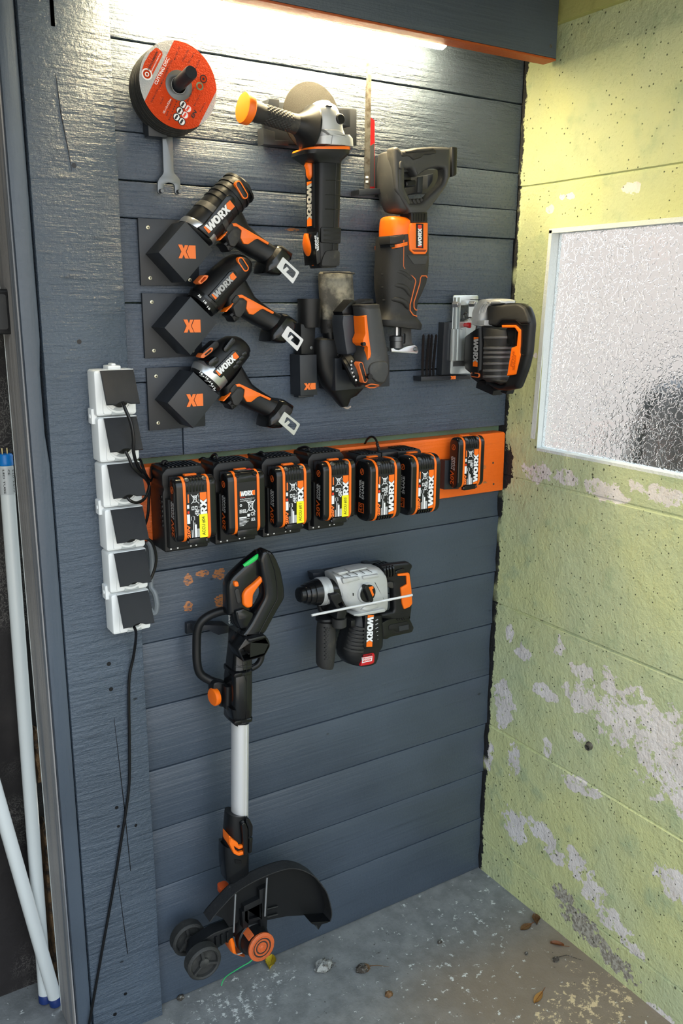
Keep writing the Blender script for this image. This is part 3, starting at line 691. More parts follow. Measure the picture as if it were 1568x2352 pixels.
OC = .044
def shift(P, d): return lambda x, y, o: (P(x, y, o)[0] + d[0], P(x, y, o)[1] + d[1])
def handle(t, P):
    "pistol grip shared by the three drills, traced on the first"
    MB().sil(P, [((905, 340), (740, 540)), ((955, 430), (745, 640)), ((1000, 520), (880, 690)), ((1065, 580), (935, 725)), ((1130, 632), (1010, 775)), ((1195, 680), (1095, 815)), ((1245, 700), (1125, 850))],
             OC, d=[.0195, .019, .0185, .0185, .019, .021, .024], e=2.8).build('grip', BLK, t)
    MB().sil(P, [((1228, 680), (1110, 830)), ((1262, 688), (1098, 888)), ((1345, 752), (1090, 928)), ((1333, 792), (1150, 946)), ((1262, 850), (1228, 950))], OC, d=[.022, .029, .031, .030, .026], e=4).build('battery_foot', BLK2, t)
    pan = [(745, 642), (762, 645), (812, 596), (818, 575), (845, 560), (868, 520), (910, 526), (946, 556), (938, 622), (966, 672), (1002, 678), (1062, 636), (1085, 630), (1174, 682), (1182, 662), (1040, 578), (945, 522), (898, 494), (862, 498), (845, 530), (815, 575)]
    MB().prism(round_poly(PL(P, pan, .062), .0012, 2), .045, .0645, .001).build('grip_inlay', ORG, t)
    MB().prism(round_poly(PL(P, [(822, 600), (880, 538), (930, 548), (941, 580), (932, 640), (890, 700), (850, 690)], .062), .003, 3), .04, .0636, .002).build('grip_pad', RUB, t)
    MB().prism(round_poly(PL(P, [(768, 676), (820, 636), (850, 642), (880, 700), (866, 722), (836, 744), (818, 736), (802, 700)], .05), .004, 3), .028, .058, .006).build('trigger', BLK, t)
    MB().prism(slot(P(828, 552, .06), P(852, 520, .06), .0042), .04, .066, .002).build('direction_switch', RUB, t)
    MB().prism(round_poly(PL(P, [(1305, 784), (1446, 916), (1390, 1016), (1250, 872)], .0765), .002, 2), .0745, .0767, 0, holes=[round_poly(PL(P, [(1326, 832), (1418, 918), (1392, 970), (1302, 888)], .0765), .003, 2)]).build('belt_clip', STL, t)
    MB().prism(PL(P, [(1300, 900), (1318, 925), (1356, 890), (1338, 868)], .0765), .0745, .0770).build('clip_bar', STL, t)
    for q in ((1258, 845), (1242, 880)): MB().lathe(at3(P(*q, .04), .028), (0, -1, 0), [(0, .0045), (.010, .0045), (.011, .003)], 10).build('clip_screw', DST, t)
# first: impact driver
t = thing('impact_driver', 'topmost black and orange cordless driver with ribbed motor housing', 'drill', px(520, 520, OC), OC)
P = cC
MB().sil(P, [((432, 482), (694, 680)), ((500, 400), (745, 622)), ((580, 318), (800, 562)), ((690, 208), (888, 452)), ((770, 132), (960, 372)), ((828, 90), (998, 292)), ((858, 92), (1002, 252))],
         OC, d=[.029, .031, .033, .033, .033, .032, .028], e=2.2, dome=True).build('motor_housing', BLK, t)
MB().sil(P, [((424, 476), (690, 686)), ((448, 444), (712, 658)), ((462, 432), (722, 646))], OC, d=[.030, .0325, .0315], e=2.2).build('nose_collar', STL, t)
MB().sil(P, [((556, 335), (790, 585)), ((590, 302), (812, 556)), ((600, 296), (818, 545))], OC, d=.0342, e=2.2).build('collar_band', GRYP, t)
for a in (0, 44, 88, 132, 176):
    MB().sil(P, [((650 + a * .94, 236 - a * .9), (858 + a * .9, 488 - a * .92)), ((666 + a * .94, 220 - a * .9), (868 + a * .9, 474 - a * .92))], OC, d=.0345, e=2.2).build('cooling_rib', BLK, t)
MB().sil(P, [((798, 106), (975, 345)), ((820, 86), (998, 300)), ((850, 80), (1008, 255))], OC, d=[.0345, .0345, .031], e=2.2).build('rear_cap', BLK, t)
for r_, o1, m_ in ((.0062, .0796, ORG), (.0042, .0802, CAB)): MB().prism(slot(P(914, 166, .074), P(968, 258, .074), r_), .055, o1, .0008).build('rear_vent', m_, t)
MB().prism(round_poly(PL(P, [(575, 535), (640, 492), (815, 262), (850, 248), (884, 272), (900, 312), (880, 375), (680, 625)], .078), .003, 3), .05, .0797, .0015).build('badge_panel', BLK2, t)
logo_px(t, P, (668, 584), (892, 352), (624, 530), .0800)
handle(t, P)
# second: drill with torque ring
d2 = (lambda a, b: (b[0] - a[0], b[1] - a[1]))(cC(1305, 785, .0765), px(660.3, 748.3, .0765))
t = thing('cordless_drill', 'middle black and orange drill with dull grey lettering in its holder', 'drill', px(530, 690, OC), OC)
MB().sil(P, [((530, 1078), (722, 1270)), ((570, 1010), (775, 1222)), ((640, 935), (830, 1140)), ((720, 862), (905, 1060)), ((810, 790), (975, 985)), ((872, 760), (1012, 920)), ((908, 765), (1016, 880))], OC, d=[.026, .029, .030, .030, .030, .028, .023], e=2.2, dome=True).build('motor_housing', BLK, t)
MB().sil(P, [((500, 1112), (690, 1296)), ((528, 1062), (728, 1262))], OC, d=[.0275, .029], e=2.1).build('torque_ring', BLK, t)
MB().sil(P, [((520, 1070), (725, 1272)), ((532, 1050), (742, 1250))], OC, d=.0295, e=2.1).build('ring_band', BLK2, t)
for st, (x, y), a in (('20', (585, 1128), 50), ('18', (630, 1180), 42), ('16', (662, 1230), 38)):
    text_px(t, 'ring_number', st, P, (x - 12, y - 14), (x + 10, y + 12), (x + 2, y - 28), .0745, WHT, .02)
MB().prism(round_poly(PL(P, [(572, 1000), (630, 938), (668, 942), (655, 975), (600, 1022)], .07), .002, 2), .05, .0712, .001, holes=[round_poly(PL(P, [(596, 996), (632, 955), (648, 957), (640, 972), (604, 1006)], .07), .001, 2)]).build('gear_switch_trim', ORGR, t)
for r_, o1, m_ in ((.0060, .0742, ORG), (.0040, .0748, CAB)): MB().prism(slot(P(938, 816, .071), P(980, 880, .071), r_), .055, o1, .0008).build('rear_vent', m_, t)
MB().prism(round_poly(PL(P, [(665, 1120), (850, 905), (890, 900), (915, 935), (905, 975), (735, 1178)], .074), .003, 3), .05, .0752, .0015).build('badge_panel', BLK2, t)
logo_px(t, P, (726, 1150), (908, 958), (692, 1108), .0755, GRYT)
handle(t, shift(cC, d2))
# third: drill with bright collar
d3 = (lambda a, b: (b[0] - a[0], b[1] - a[1]))(cC(1305, 785, .0765), px(652.9, 945.6, .0765)); P = cDR
t = thing('cordless_drill', 'lowest black and orange drill with a silver collar below the lettering', 'drill', px(530, 860, OC), OC)
MB().sil(P, [((545, 350), (765, 565)), ((600, 262), (820, 505)), ((660, 205), (880, 425)), ((722, 158), (930, 365)), ((790, 124), (968, 315)), ((840, 126), (972, 285))], OC, d=[.028, .030, .030, .030, .028, .023], e=2.2, dome=True).build('motor_housing', BLK, t)
MB().sil(P, [((468, 438), (690, 632)), ((484, 405), (712, 606))], OC, d=[.0285, .030], e=2.1).build('torque_ring', BLK, t)
MB().sil(P, [((478, 408), (714, 612)), ((500, 352), (768, 560)), ((560, 340), (775, 550))], OC, d=[.030, .0315, .031], e=2.1).build('gear_collar', STL, t)
for st, (x, y) in (('18', (550, 467)), ('16', (602, 512)), ('14', (640, 555)), ('12', (664, 596))):
    text_px(t, 'ring_number', st, P, (x - 12, y - 13), (x + 10, y + 12), (x + 2, y - 26), .0755, WHT, .02)
for k in range(4):
    x, y = (574, 622, 652, 676)[k], (488, 534, 576, 614)[k]; MB().prism(PL(P, [(x - 6, y - 3), (x + 5, y + 5), (x + 8, y + 1), (x - 3, y - 7)], .0745), .06, .0757).build('ring_tick', WHT, t, 0)
MB().prism(round_poly(PL(P, [(545, 318), (560, 290), (640, 225), (664, 232), (655, 262), (575, 325)], .07), .002, 2), .05, .0715, .001, holes=[round_poly(PL(P, [(585, 290), (640, 244), (648, 250), (642, 262), (592, 302)], .07), .001, 2)]).build('gear_switch_trim', ORGR, t)
MB().prism(slot(P(600, 280, .07), P(690, 200, .07), .006), .05, .0705, .002).build('housing_rib', BLK, t)
MB().prism(slot(P(775, 245, .07), P(835, 165, .07), .005), .05, .0735, .002).build('housing_rib', BLK2, t)
MB().prism(slot(P(640, 370, .07), P(680, 340,   .07), .006), .05, .0755, .002).build('housing_rib', BLK2, t)
for k in range(4): MB().prism(slot(P(850 + k * 26, 405 - k * 38, .07), P(872 + k * 26, 392 - k * 38, .07), .003), .05, .0735, .001).build('cooling_rib', BLK2, t)
MB().prism(round_poly(PL(P, [(655, 450), (840, 255), (880, 250), (905, 290), (890, 330), (735, 505)], .074), .003, 3), .05, .0755, .0015).build('badge_panel', BLK2, t)
logo_px(t, P, (718, 484), (896, 312), (684, 440), .0758)
handle(t, shift(cC, d3))

# ================================================================== cutting discs on their peg, pin spanner
C0 = cD(825, 868, .063); AXD = Vector((0, -1, 0))
t = thing('disc_peg', 'black printed wall peg holding the stack of orange cutting discs', 'holder', (C0[0], C0[1] - .06), .005)
MB().box(C0[0] - .040, C0[0] + .030, .0016, .010, C0[1] - .067, C0[1] + .04, .002).box(C0[0] - .04, C0[0] - .008, .008, .026, C0[1] - .073, C0[1] - .02, .002).build('base_plate', PRT, t)
pk = Vector((.06, -1, .20)).normalized(); pb = Vector(at3((C0[0] + .0005, C0[1] + .002), .063))
MB().lathe(pb - pk * .05, pk, [(0, .0103), (.094, .0103), (.0955, .0098)], 30).build('peg', PRT, t)
nd = 9
for k in range(nd):
    z_ = .022 + .041 * k / (nd - 1); off = .0030 * (1 - k / (nd - 1)); R = .0655
    front = k == nd - 1
    d = thing('cutting_disc', 'front cutting disc with the orange printed face' if front else 'plain cutting disc stacked behind the orange printed one, only its dark rim showing', 'disc', (C0[0] - off, C0[1] - off * 2), z_, 'cutting discs on the peg')
    MB().prism(circ(C0[0] - off * .4, C0[1] - off * 1.6, R + random.uniform(-.0006, .0006), 64), z_ - .0034, z_, .0004, holes=[circ(C0[0] - off * .4, C0[1] - off, .0112, 24)]).build('disc_body', DISCB, d)
    if front:
        o = z_ + .0002; Rr = R - .0008
        MB().prism(circ(C0[0], C0[1], Rr, 64), z_, o, 0, holes=[circ(C0[0], C0[1], .012, 24)]).build('grey_print', DISCG, d, 0)
        dr = Vector(cD(650, 400, o)) - Vector(cD(430, 850, o)); dr.normalize(); nr = Vector((dr.y, -dr.x))   # along the lettering, and to its right
        aL = (Vector(cD(500, 575, o)) - Vector(C0)).dot(nr); aR = (Vector(cD(1320, 1270, o)) - Vector(C0)).dot(nr)
        pts = [p for p in circ(0, 0, Rr, 160) if aL <= Vector(p).dot(nr) <= aR]
        pts = [(C0[0] + p[0], C0[1] + p[1]) for p in sorted(pts, key=lambda p: math.atan2(p[1], p[0]))]
        # ordered polygon: right arc of the band, left arc of the band
        pr = sorted([p for p in pts], key=lambda p: (math.atan2(p[1] - C0[1], p[0] - C0[0]) - math.atan2(-dr.y, -dr.x)) % (2 * pi))
        MB().prism(pr, z_, o + .0002, 0, holes=[circ(C0[0], C0[1], .0165, 28)]).build('orange_print', DISCO, d, 0)
        cap = [cD(*q, o) for q in ((300, 785), (345, 745), (548, 345), (540, 290), (440, 212), (330, 310), (230, 480), (190, 610), (190, 700))]
        cap = [tuple(Vector(C0) + (Vector(q) - Vector(C0)) * min(1, (Rr - .0003) / (Vector(q) - Vector(C0)).length)) for q in cap]
        MB().prism(round_poly(cap, .003, 3), z_, o + .0002, 0).build('orange_badge', DISCO, d, 0)
        MB().prism(circ(C0[0], C0[1], .0225, 36), z_, o + .0007, .0004, holes=[circ(C0[0], C0[1], .0128, 28)]).build('centre_ring', DST, d)
        oo = o + .0006
        text_px(d, 'printed_text', 'CUTTING DISC', cD, (450, 862), (668, 408), (398, 835), oo, WHT, .02)
        text_px(d, 'printed_text', 'BENCHMARK', cD, (320, 612), (478, 290), (285, 590), oo, BLK, .02)
        text_px(d, 'printed_text', 'PERFORMANCE POWER TOOLS', cD, (362, 640), (520, 322), (344, 628), oo, WHT, .01)
        for rows in (((500, 920), (640, 620), 30), ((620, 640), (720, 440), 30), ((760, 440), (850, 210), 30), ((365, 1160), (480, 930), 26), ((520, 1190), (570, 1080), 22),
                     ((620, 1390), (720, 1130), 22), ((665, 1470), (800, 1140), 22), ((900, 470), (1000, 260), 30), ((1000, 500), (1100, 320), 30), ((1110, 610), (1190, 440), 30), ((985, 1150), (1095, 910), 26),
                     ((1100, 1220), (1190, 1040), 22), ((1200, 1320), (1290, 1170), 22)):
            (x0, y0), (x1, y1), w_ = rows
            text_px(d, 'printed_text', random.choice(['FOR METAL CUTTING', 'MAX SPEED 12250', 'STAINLESS STEEL', 'EN 12413']), cD, (x0, y0), (x1, y1), (x0 - w_ * .9, y0 - w_ * .45), oo, BLK, .01)
        text_px(d, 'printed_text', '125 x 1.0 x 22.2mm', cD, (578, 1350), (700, 1105), (545, 1335), oo, WHT, .02)
        text_px(d, 'printed_text', 'EN', cD, (1075, 1440), (1135, 1325), (1030, 1395), oo, BLK, .04)
        for (x, y) in ((897, 1195), (985, 1268), (842, 1303), (932, 1375), (788, 1410), (878, 1487)):
            c_ = cD(x, y, oo); MB().prism(circ(*c_, .0058, 20), o, oo, 0).build('symbol_disc', WHT, d, 0)
            MB().prism(circ(*c_, .0062, 20), o, oo + .0001, 0, holes=[circ(*c_, .0050, 20)]).prism(slot((c_[0] - .002, c_[1] - .002), (c_[0] + .001, c_[1] + .002), .0016), o, oo + .0001).build('symbol', BLK if x < 930 else REDP, d, 0)
        c_ = cD(1185, 880, oo); MB().prism(circ(*c_, .0062, 20), o, oo, 0, holes=[circ(*c_, .0040, 20)]).build('symbol', GAPG, d, 0)
        c_ = cD(1248, 755, oo); MB().prism(circ(*c_, .0062, 20), o, oo, 0, holes=[circ(*c_, .0048, 20)]).prism(circ(*c_, .002, 10), o, oo).build('symbol', BLK, d, 0)
        c_ = cD(280, 675, oo); MB().prism(circ(*c_, .0085, 24), o, oo, 0, holes=[circ(*c_, .0065, 24)]).prism(circ(*c_, .0035, 14), o, oo, 0, holes=[circ(*c_, .002, 14)]).build('symbol', WHT, d, 0)
t = thing('pin_spanner', 'flat grey steel pin spanner hanging below the cutting discs', 'spanner', cA(395, 700, .012), .012)
sp = [(358, 560), (418, 560), (427, 850), (445, 870), (462, 890), (467, 920), (464, 970), (452, 980), (436, 972), (432, 925), (420, 912), (395, 908), (372, 918), (366, 940), (365, 968), (350, 978), (334, 966), (333, 910), (342, 885), (358, 868), (368, 850)]
MB().prism(round_poly(PL(cA, sp, .014), .002, 3), .0102, .0145, .0006).build('blade', mat('burnished_steel', (.16, .175, .19), .38, .6), t)
for q in ((350, 960), (452, 963)): MB().lathe(at3(cA(*q, .0145), .0145), (0, -1, 0), [(-.001, .0036), (.008, .0034), (.0086, .003)], 14).build('pin', DST, t)

# ================================================================== angle grinder and bracket
t = thing('grinder_bracket', 'black printed wall bracket behind the angle grinder head', 'holder', cS(950, 700, .01), .005)
def bx(P, pts, a, b, bev=.001): return MB().prism(PL(P, pts, b), a, b, bev)
bx(cS, [(425, 300), (1465, 395), (1465, 800), (425, 790)], .0016, .010).build('base_plate', PRT, t)
bx(cS, [(480, 278), (596, 285), (596, 470), (430, 460)], .01, .040).build('cheek', PRT, t)
bx(cS, [(1310, 395), (1392, 390), (1392, 590), (1310, 575)], .01, .045).build('cheek', PRT, t)
bx(cS, [(415, 610), (545, 650), (545, 740), (700, 750), (700, 808), (418, 792)], .01, .032).build('ledge', PRT, t)
t = thing('angle_grinder', 'angle grinder hanging head up with silver gear head and orange handle cap', 'angle grinder', cS(1180, 800, .08), .08)
dc = px(716, 269, .036)
MB().prism(circ(*dc, .0575, 64), .034, .0365, .0005).build('grinding_disc', ABR, t)
MB().lathe(at3(dc, .036), (0, -1, 0), [(0, .02), (.006, .02), (.007, .017), (.014, .015), (.03, .015)], 28).build('flange_nut', DST, t)
MB().sil(cS, [((1030, 322), (1180, 324)), ((968, 345), (1232, 368)), ((948, 400), (1258, 440)), ((955, 520), (1282, 545)), ((985, 640), (1300, 640)), ((985, 700), (1320, 690)), ((988, 725), (1345, 712))],
         .086, oc=.074, d=[.016, .024, .028, .030, .030, .030, .031], e=3.2, dome=True).build('gear_head', SIL, t)
MB().sil(cS, [((985, 712), (1360, 696)), ((985, 722), (1395, 738)), ((990, 795), (1402, 832))], .09, oc=.074, d=.0345, e=5).build('head_flange', SIL, t)
bx(cS, [(1095, 620), (1270, 625), (1360, 690), (1355, 715), (1180, 690)], .08, .111, .003).build('head_step', SIL, t)
bx(cS, [(1195, 685), (1345, 690), (1345, 800), (1180, 795)], .09, .1105, .002).build('head_boss', SIL, t)
MB().prism(slot(cS(1120, 360, .1), cS(1175, 368, .1), .0011), .09, .1025).build('head_slot', BLK, t)
MB().lathe(at3(cS(1255, 515, .1), .088), (.10, -1, .03), [(0, .0108), (.014, .0100), (.0150, .009)], 24).build('lock_boss', SIL, t)
MB().lathe(at3(cS(1255, 515, .1), .088), (.10, -1, .03), [(.012, .0085), (.019, .0082), (.020, .007)], 24).build('spindle_lock', BLK, t)
MB().sil(cS, [((905, 826), (1398, 822)), ((890, 850), (1400, 856))], .1, oc=.074, d=.0365, e=5).build('orange_band', ORG, t)
MB().sil(cS, [((885, 850), (1400, 856)), ((880, 895), (1395, 900)), ((945, 950), (1325, 972)), ((990, 985), (1318, 1010))], .1, oc=.074, d=[.0365, .036, .029, .027], e=4.5).build('motor_collar', BLK, t)
MB().sil(cGB, [((375, 300), (795, 330)), ((375, 345), (792, 355)), ((372, 700), (780, 700)), ((368, 1180), (768, 1180)), ((366, 1400), (758, 1400)), ((385, 1760), (745, 1760)), ((392, 1900), (742, 1900)), ((400, 2080), (736, 2080)), ((430, 2170), (722, 2160))],
         .098, oc=.074, d=[.024, .0255, .0255, .025, .025, .024, .024, .024, .021], e=5.5, n=28).build('body', BLK, t)
for y in (690, 935, 1175): MB().tube([at3(cGB(500 - (y - 690) * .02, y, .0995), .0992), at3(cGB(776 - (y - 690) * .03, y + 10, .0995), .0992)], .0006, 6).build('grip_groove', CAB, t)
MB().tube([at3(cGB(x, y, .0995), .0992) for x, y in ((705, 180), (690, 300), (668, 700), (650, 1400), (632, 1800), (565, 2140))], .0005, 6).build('shell_seam', CAB, t)
MB().prism(round_poly(PL(cGB, [(415, 1480), (755, 1490), (745, 1760), (415, 1745)], .099), .003, 3), .09, .1002, .0006).build('vent_panel', BLK, t)
for y in (1515, 1598, 1680): MB().prism(round_poly(PL(cGB, [(462, y), (595, y + 14), (740, y + 4), (740, y + 44), (595, y + 36), (462, y + 40)], .1), .001, 2), .095, .1005).build('vent_slot', CAB, t)
MB().prism(round_poly(PL(cGB, [(500, 1880), (690, 1870), (735, 1900), (728, 2140), (420, 2140), (440, 2010)], .099), .004, 3), .09, .1004, .001).build('rear_pad', RUB, t)
xs = cGB(375, 800, .098)[0]   # the flat left flank of the body
MB().prism([(.058, cGB(250, 270, .075)[1]), (.086, cGB(250, 270, .075)[1]), (.088, cGB(250, 1500, .075)[1]), (.062, cGB(250, 1500, .075)[1])], xs - .0035, xs + .004, 0, axis='X').build('flank_panel', BLK2, t)
def ysx(z0, z1, o, xv): return None
za, zb = cGB(250, 325, .075)[1], cGB(250, 690, .075)[1]
MB().rings([[(xs - .0035 - .0095 * sin(pi * q) ** .6 * (1.15 if q < .5 else .75) * max(0, -cos(2 * pi * k / 16)) , -(.074 + .0075 * sin(2 * pi * k / 16) * min(1, (sin(pi * q) + .15) * 1.6)), za + (zb - za) * q) for k in range(16)] for q in [.01, .05, .12, .22, .35, .5, .62, .75, .86, .94, .99]]).build('slide_switch', ORG, t)
z0, z1 = cGB(280, 712, .078)[1], cGB(280, 1465, .078)[1]
logo(t, (xs - .0040, -.066, z0), (0, 0, z1 - z0), (0, -.0155, 0), GRYT)
zt, zb = cGB(210, 1590, .075)[1], cGB(300, 2130, .075)[1]
MB().rings([[(xs - .0085 + .016 * q ** 1.5 - .003 * sin(pi * q) + .004 * cos(2 * pi * k / 12), -(.070 + .014 * sin(2 * pi * k / 12) * min(1, .35 + 2 * min(q, 1 - q))), zt + (zb - zt) * q) for k in range(12)] for q in [0, .04, .12, .3, .5, .7, .88, .96, 1]]).build('battery_release', ORG, t)
text_px(t, 'printed_text', 'POWER', cGB, (340, 1660), (345, 1890), (376, 1655), .1000, WHT, .04)
text_px(t, 'printed_text', 'SHARE', cGB, (305, 1625), (322, 1850), (335, 1620), .1000, WHT, .04)
MB().prism(PL(cGB, [(330, 1560), (372, 1560), (400, 2080), (330, 2120), (290, 1700)], .094), .055, .0985, .002).build('battery_bay', BLK2, t)
# side handle, screwed into the left of the head and tilted up
hb = Vector(at3(cS(955, 620, .084), .084)); tip = Vector(at3(cS(190, 378, .092), .092)); ax = (tip - hb).normalized(); L = (tip - hb).length
MB().lathe(hb, ax, [(.000, .012), (.002, .036), (.004, .0385), (.007, .0385), (.010, .035), (.018, .026), (.028, .0185), (.034, .0165)], 36).build('hand_guard', BLK, t)
MB().lathe(hb, ax, [(.026, .0178), (.040, .0158), (L * .6, .0150), (L - .035, .0152), (L - .028, .0166), (L - .012, .0168)], 30).build('side_handle', RUB, t)
kn = MB()
for i in range(14):
    tt = .046 + i * (L - .086) / 13
    for k in range(18):
        a_ = 2 * pi * (k + (i % 2) * .5) / 18; ref = Vector((0, 0, 1)); u_ = ax.cross(ref).normalized(); w_ = ax.cross(u_)
        c_ = hb + ax * tt + (u_ * cos(a_) + w_ * sin(a_)) * .0152; nn = (u_ * cos(a_) + w_ * sin(a_)); tg = ax.cross(nn)
        kn.add([c_ + tg * .0021, c_ + ax * .0031, c_ - tg * .0021, c_ - ax * .0031, c_ + nn * .0012], [(0, 1, 4), (1, 2, 4), (2, 3, 4), (3, 0, 4)])
ob = kn.build('grip_knurling', RUB, t, 0, fix=False); ob['kind'] = 'stuff'
MB().lathe(hb, ax, [(L - .013, .0215), (L - .010, .0248), (L - .001, .0248), (L + .0015, .0235), (L + .002, .02)], 48).build('handle_cap', ORG, t)

# ================================================================== reciprocating saw, its bracket and blades
t = thing('blade_holder', 'small black printed wall holder carrying two upright saw blades', 'holder', cB(230, 1100, .02), .01)
bx(cB, [(236, 876), (300, 876), (300, 1140), (236, 1140)], .0016, .008).build('base_plate', PRT, t)
MB().prism(PL(cB, [(130, 1092), (178, 1082), (296, 1082), (296, 1118), (180, 1122), (130, 1125)], .036), .008, .036, .001).build('shelf', PRT, t)
screw(t, cB(262, 925, .008), .0081, .003)
def blade(P, pts, o, label, m, teeth, tx, extra=None):
    t = thing('saw_blade', label, 'saw blade', P(*pts[0], o), o)
    q = list(pts)
    MB().prism(PL(P, q, o), o - .0009, o + .0003).build('blade', m, t, 0)
    tm = MB()
    (x0, y0), (x1, y1) = tx
    for k in range(teeth):
        f0, f1 = k / teeth, (k + 1) / teeth
        tm.prism(PL(P, [(x0 + (x1 - x0) * f0, y0 + (y1 - y0) * f0), (x0 + (x1 - x0) * f0 - 5, y0 + (y1 - y0) * f1), (x0 + (x1 - x0) * f1, y0 + (y1 - y0) * f1)], o), o - .0009, o + .0003)
    o_ = tm.build('teeth', m, t, 0); o_['kind'] = 'stuff'
    return t
b1 = blade(cB, [(180, 208), (212, 250), (208, 480), (202, 900), (200, 1082), (163, 1082), (168, 900), (174, 480), (180, 330)], .026, 'long grey worn saw blade standing left of the red one', RUST, 46, ((176, 400), (166, 960)))
for y in (1000, 1030): MB().prism(PL(cB, [(172, y), (190, y), (190, y + 14), (172, y + 14)], .0264), .026, .0267).build('stamped_mark', WHT, b1, 0)
b2 = blade(cB, [(204, 606), (232, 630), (232, 1082), (203, 1082)], .020, 'shorter red painted saw blade behind the long grey one', REDB, 24, ((204, 640), (204, 900)))
MB().prism(PL(cB, [(203, 800), (230, 780), (230, 1070), (203, 1070)], .0206), .02, .0209).build('black_print', DST, b2, 0)

t = thing('saw_bracket', 'black printed wall bracket with two prongs inside the saw handle', 'holder', cR1(750, 850, .02), .01)
bx(cR1, [(430, 560), (1130, 560), (960, 960), (430, 960)], .0016, .010).build('base_plate', PRT, t)
bx(cR1, [(712, 690), (795, 680), (785, 948), (700, 942)], .01, .058).build('prong', PRT, t)
bx(cR1, [(868, 655), (960, 630), (955, 760), (862, 880)], .01, .050).build('prong', PRT, t)
t = thing('reciprocating_saw', 'black reciprocating saw with open handle and bright orange motor housing', 'saw', cR1(720, 1300, .06), .06)
P = cR1
outer = [(318, 205), (370, 182), (405, 200), (432, 240), (480, 236), (700, 204), (950, 186), (1150, 190), (1250, 196), (1250, 690), (1232, 720), (1192, 832), (1040, 1050), (872, 1250), (862, 1290), (865, 1425), (590, 1425), (585, 1290), (555, 1225), (350, 905), (332, 560), (326, 330)]
inner = [(424, 590), (440, 552), (620, 545), (690, 690), (870, 560), (1050, 528), (1160, 545), (1156, 690), (1112, 795), (800, 1095), (760, 1118), (580, 1120), (548, 1070), (430, 890)]
MB().prism(round_poly(PL(P, outer, .082), .006, 3), .056, .082, .006, holes=[round_poly(PL(P, inner, .082), .004, 2)], seg=3, back=.004).build('handle_frame', GRYP, t)
MB().sil(P, [((215, 300), (420, 300)), ((205, 560), (425, 560)), ((205, 880), (430, 880)), ((235, 1050), (540, 1080)), ((290, 1200), (590, 1230))], .06, oc=.048, d=[.030, .034, .034, .032, .03], e=3, dome=True).build('handle_shell', GRYP, t)
MB().prism(round_poly(PL(P, [(432, 262), (480, 268), (520, 252), (700, 212), (955, 196), (1005, 240), (1010, 300), (880, 330), (800, 325), (770, 370), (630, 415), (560, 345), (440, 358)], .083), .004, 3), .06, .0855, .004, seg=3).build('grip_pad', RUB, t)
MB().prism(round_poly(PL(P, [(500, 262), (700, 218), (950, 202), (965, 250), (860, 275), (520, 300)], .086), .003, 3), .07, .0885, .003, seg=3).build('palm_pad', RUB, t)
MB().prism(round_poly(PL(P, [(1254, 190), (1352, 196), (1340, 645), (1320, 668), (1254, 690)], .06), .003, 2), .028, .062, .003).build('battery_terminal', BLK, t)
MB().prism(round_poly(PL(P, [(505, 762), (605, 738), (672, 742), (672, 838), (510, 850)], .072), .002, 2), .045, .074, .003).build('trigger', BLK, t)
MB().prism(round_poly(PL(P, [(428, 540), (620, 540), (612, 622), (440, 622)], .06), .002, 2), .045, .068, .002).prism(PL(P, [(430, 620), (582, 620), (582, 745), (430, 745)], .058), .04, .062, .002).build('trigger_block', BLK, t)
MB().prism(slot(P(415, 465, .08), P(412, 530, .08), .0038), .07, .086, .002).build('lock_button', GRYP, t)
MB().prism(PL(P, [(590, 1270), (862, 1265), (866, 1440), (595, 1440)], .084), .05, .085, .002).build('vent_block', BLK, t)
for k in range(5): MB().prism(PL(P, [(632 + k * 46, 1288), (660 + k * 46, 1286), (658 + k * 45, 1412), (632 + k * 45, 1412)], .0855), .08, .0858).build('vent_slot', CAB, t, 0)
for k in range(4): MB().prism(slot(P(560 + k * 62, 1085 - k * 5, .07), P(590 + k * 66, 1130, .07), .004), .05, .076, .003).build('strut_rib', RUB, t)
MB().sil(P, [((285, 1322), (620, 1345)), ((262, 1352), (720, 1400)), ((256, 1400), (866, 1428)), ((248, 1560), (866, 1590)), ((246, 1660), (866, 1680)), ((246, 1800), (860, 1800))], .07, oc=.050, d=[.018, .027, .032, .034, .034, .033], e=3.2).build('motor_housing', ORG, t)
MB().sil(P, [((216, 1652), (900, 1590)), ((212, 1700), (905, 1700)), ((205, 1860), (906, 1900)), ((196, 2080), (905, 2080)), ((186, 2200), (893, 2262)), ((184, 2380), (868, 2420)), ((184, 2500), (798, 2600)), ((200, 2680), (735, 2730)), ((212, 2780), (716, 2880)), ((190, 2900), (712, 2960)), ((150, 2980), (716, 2990)), ((112, 3020), (760, 3060)), ((112, 3090), (792, 3110)), ((118, 3112), (785, 3190))],
         .072, oc=.050, d=[.0345, .0355, .036, .036, .036, .035, .033, .031, .030, .031, .034, .037, .037, .035], e=3.4, n=28).build('rubber_boot', RUB, t)
MB().prism(round_poly(PL(P, [(566, 1578), (600, 1440), (870, 1436), (862, 1892), (832, 1952), (640, 1952), (572, 1882)], .0875), .002, 2), .05, .0885, .0015).build('front_panel', ORG, t)
MB().prism(PL(P, [(605, 1878), (850, 1880), (825, 1915), (650, 1912)], .0887), .08, .0889).build('panel_slot', mat('dark_orange', srgb(120, 45, 5), .5), t, 0)
MB().prism(PL(P, [(678, 1448), (796, 1455), (796, 1858), (678, 1850)], .0887), .08, .0890).build('badge_panel', BLK, t, 0)
logo_px(t, P, (768, 1838), (768, 1472), (708, 1838), .0893, WHT, REDP)
P = cR1
MB().sil(P, [((196, 1815), (474, 1745)), ((198, 1872), (476, 1800))], .064, oc=.0502, d=.0395, e=3.2).build('orange_band', ORG, t)
MB().prism(PL(P, [(225, 1800), (330, 1800), (440, 1752), (440, 1775), (340, 1840), (232, 1835)], .078), .05, .0835).build('band_slot', CAB, t, 0)
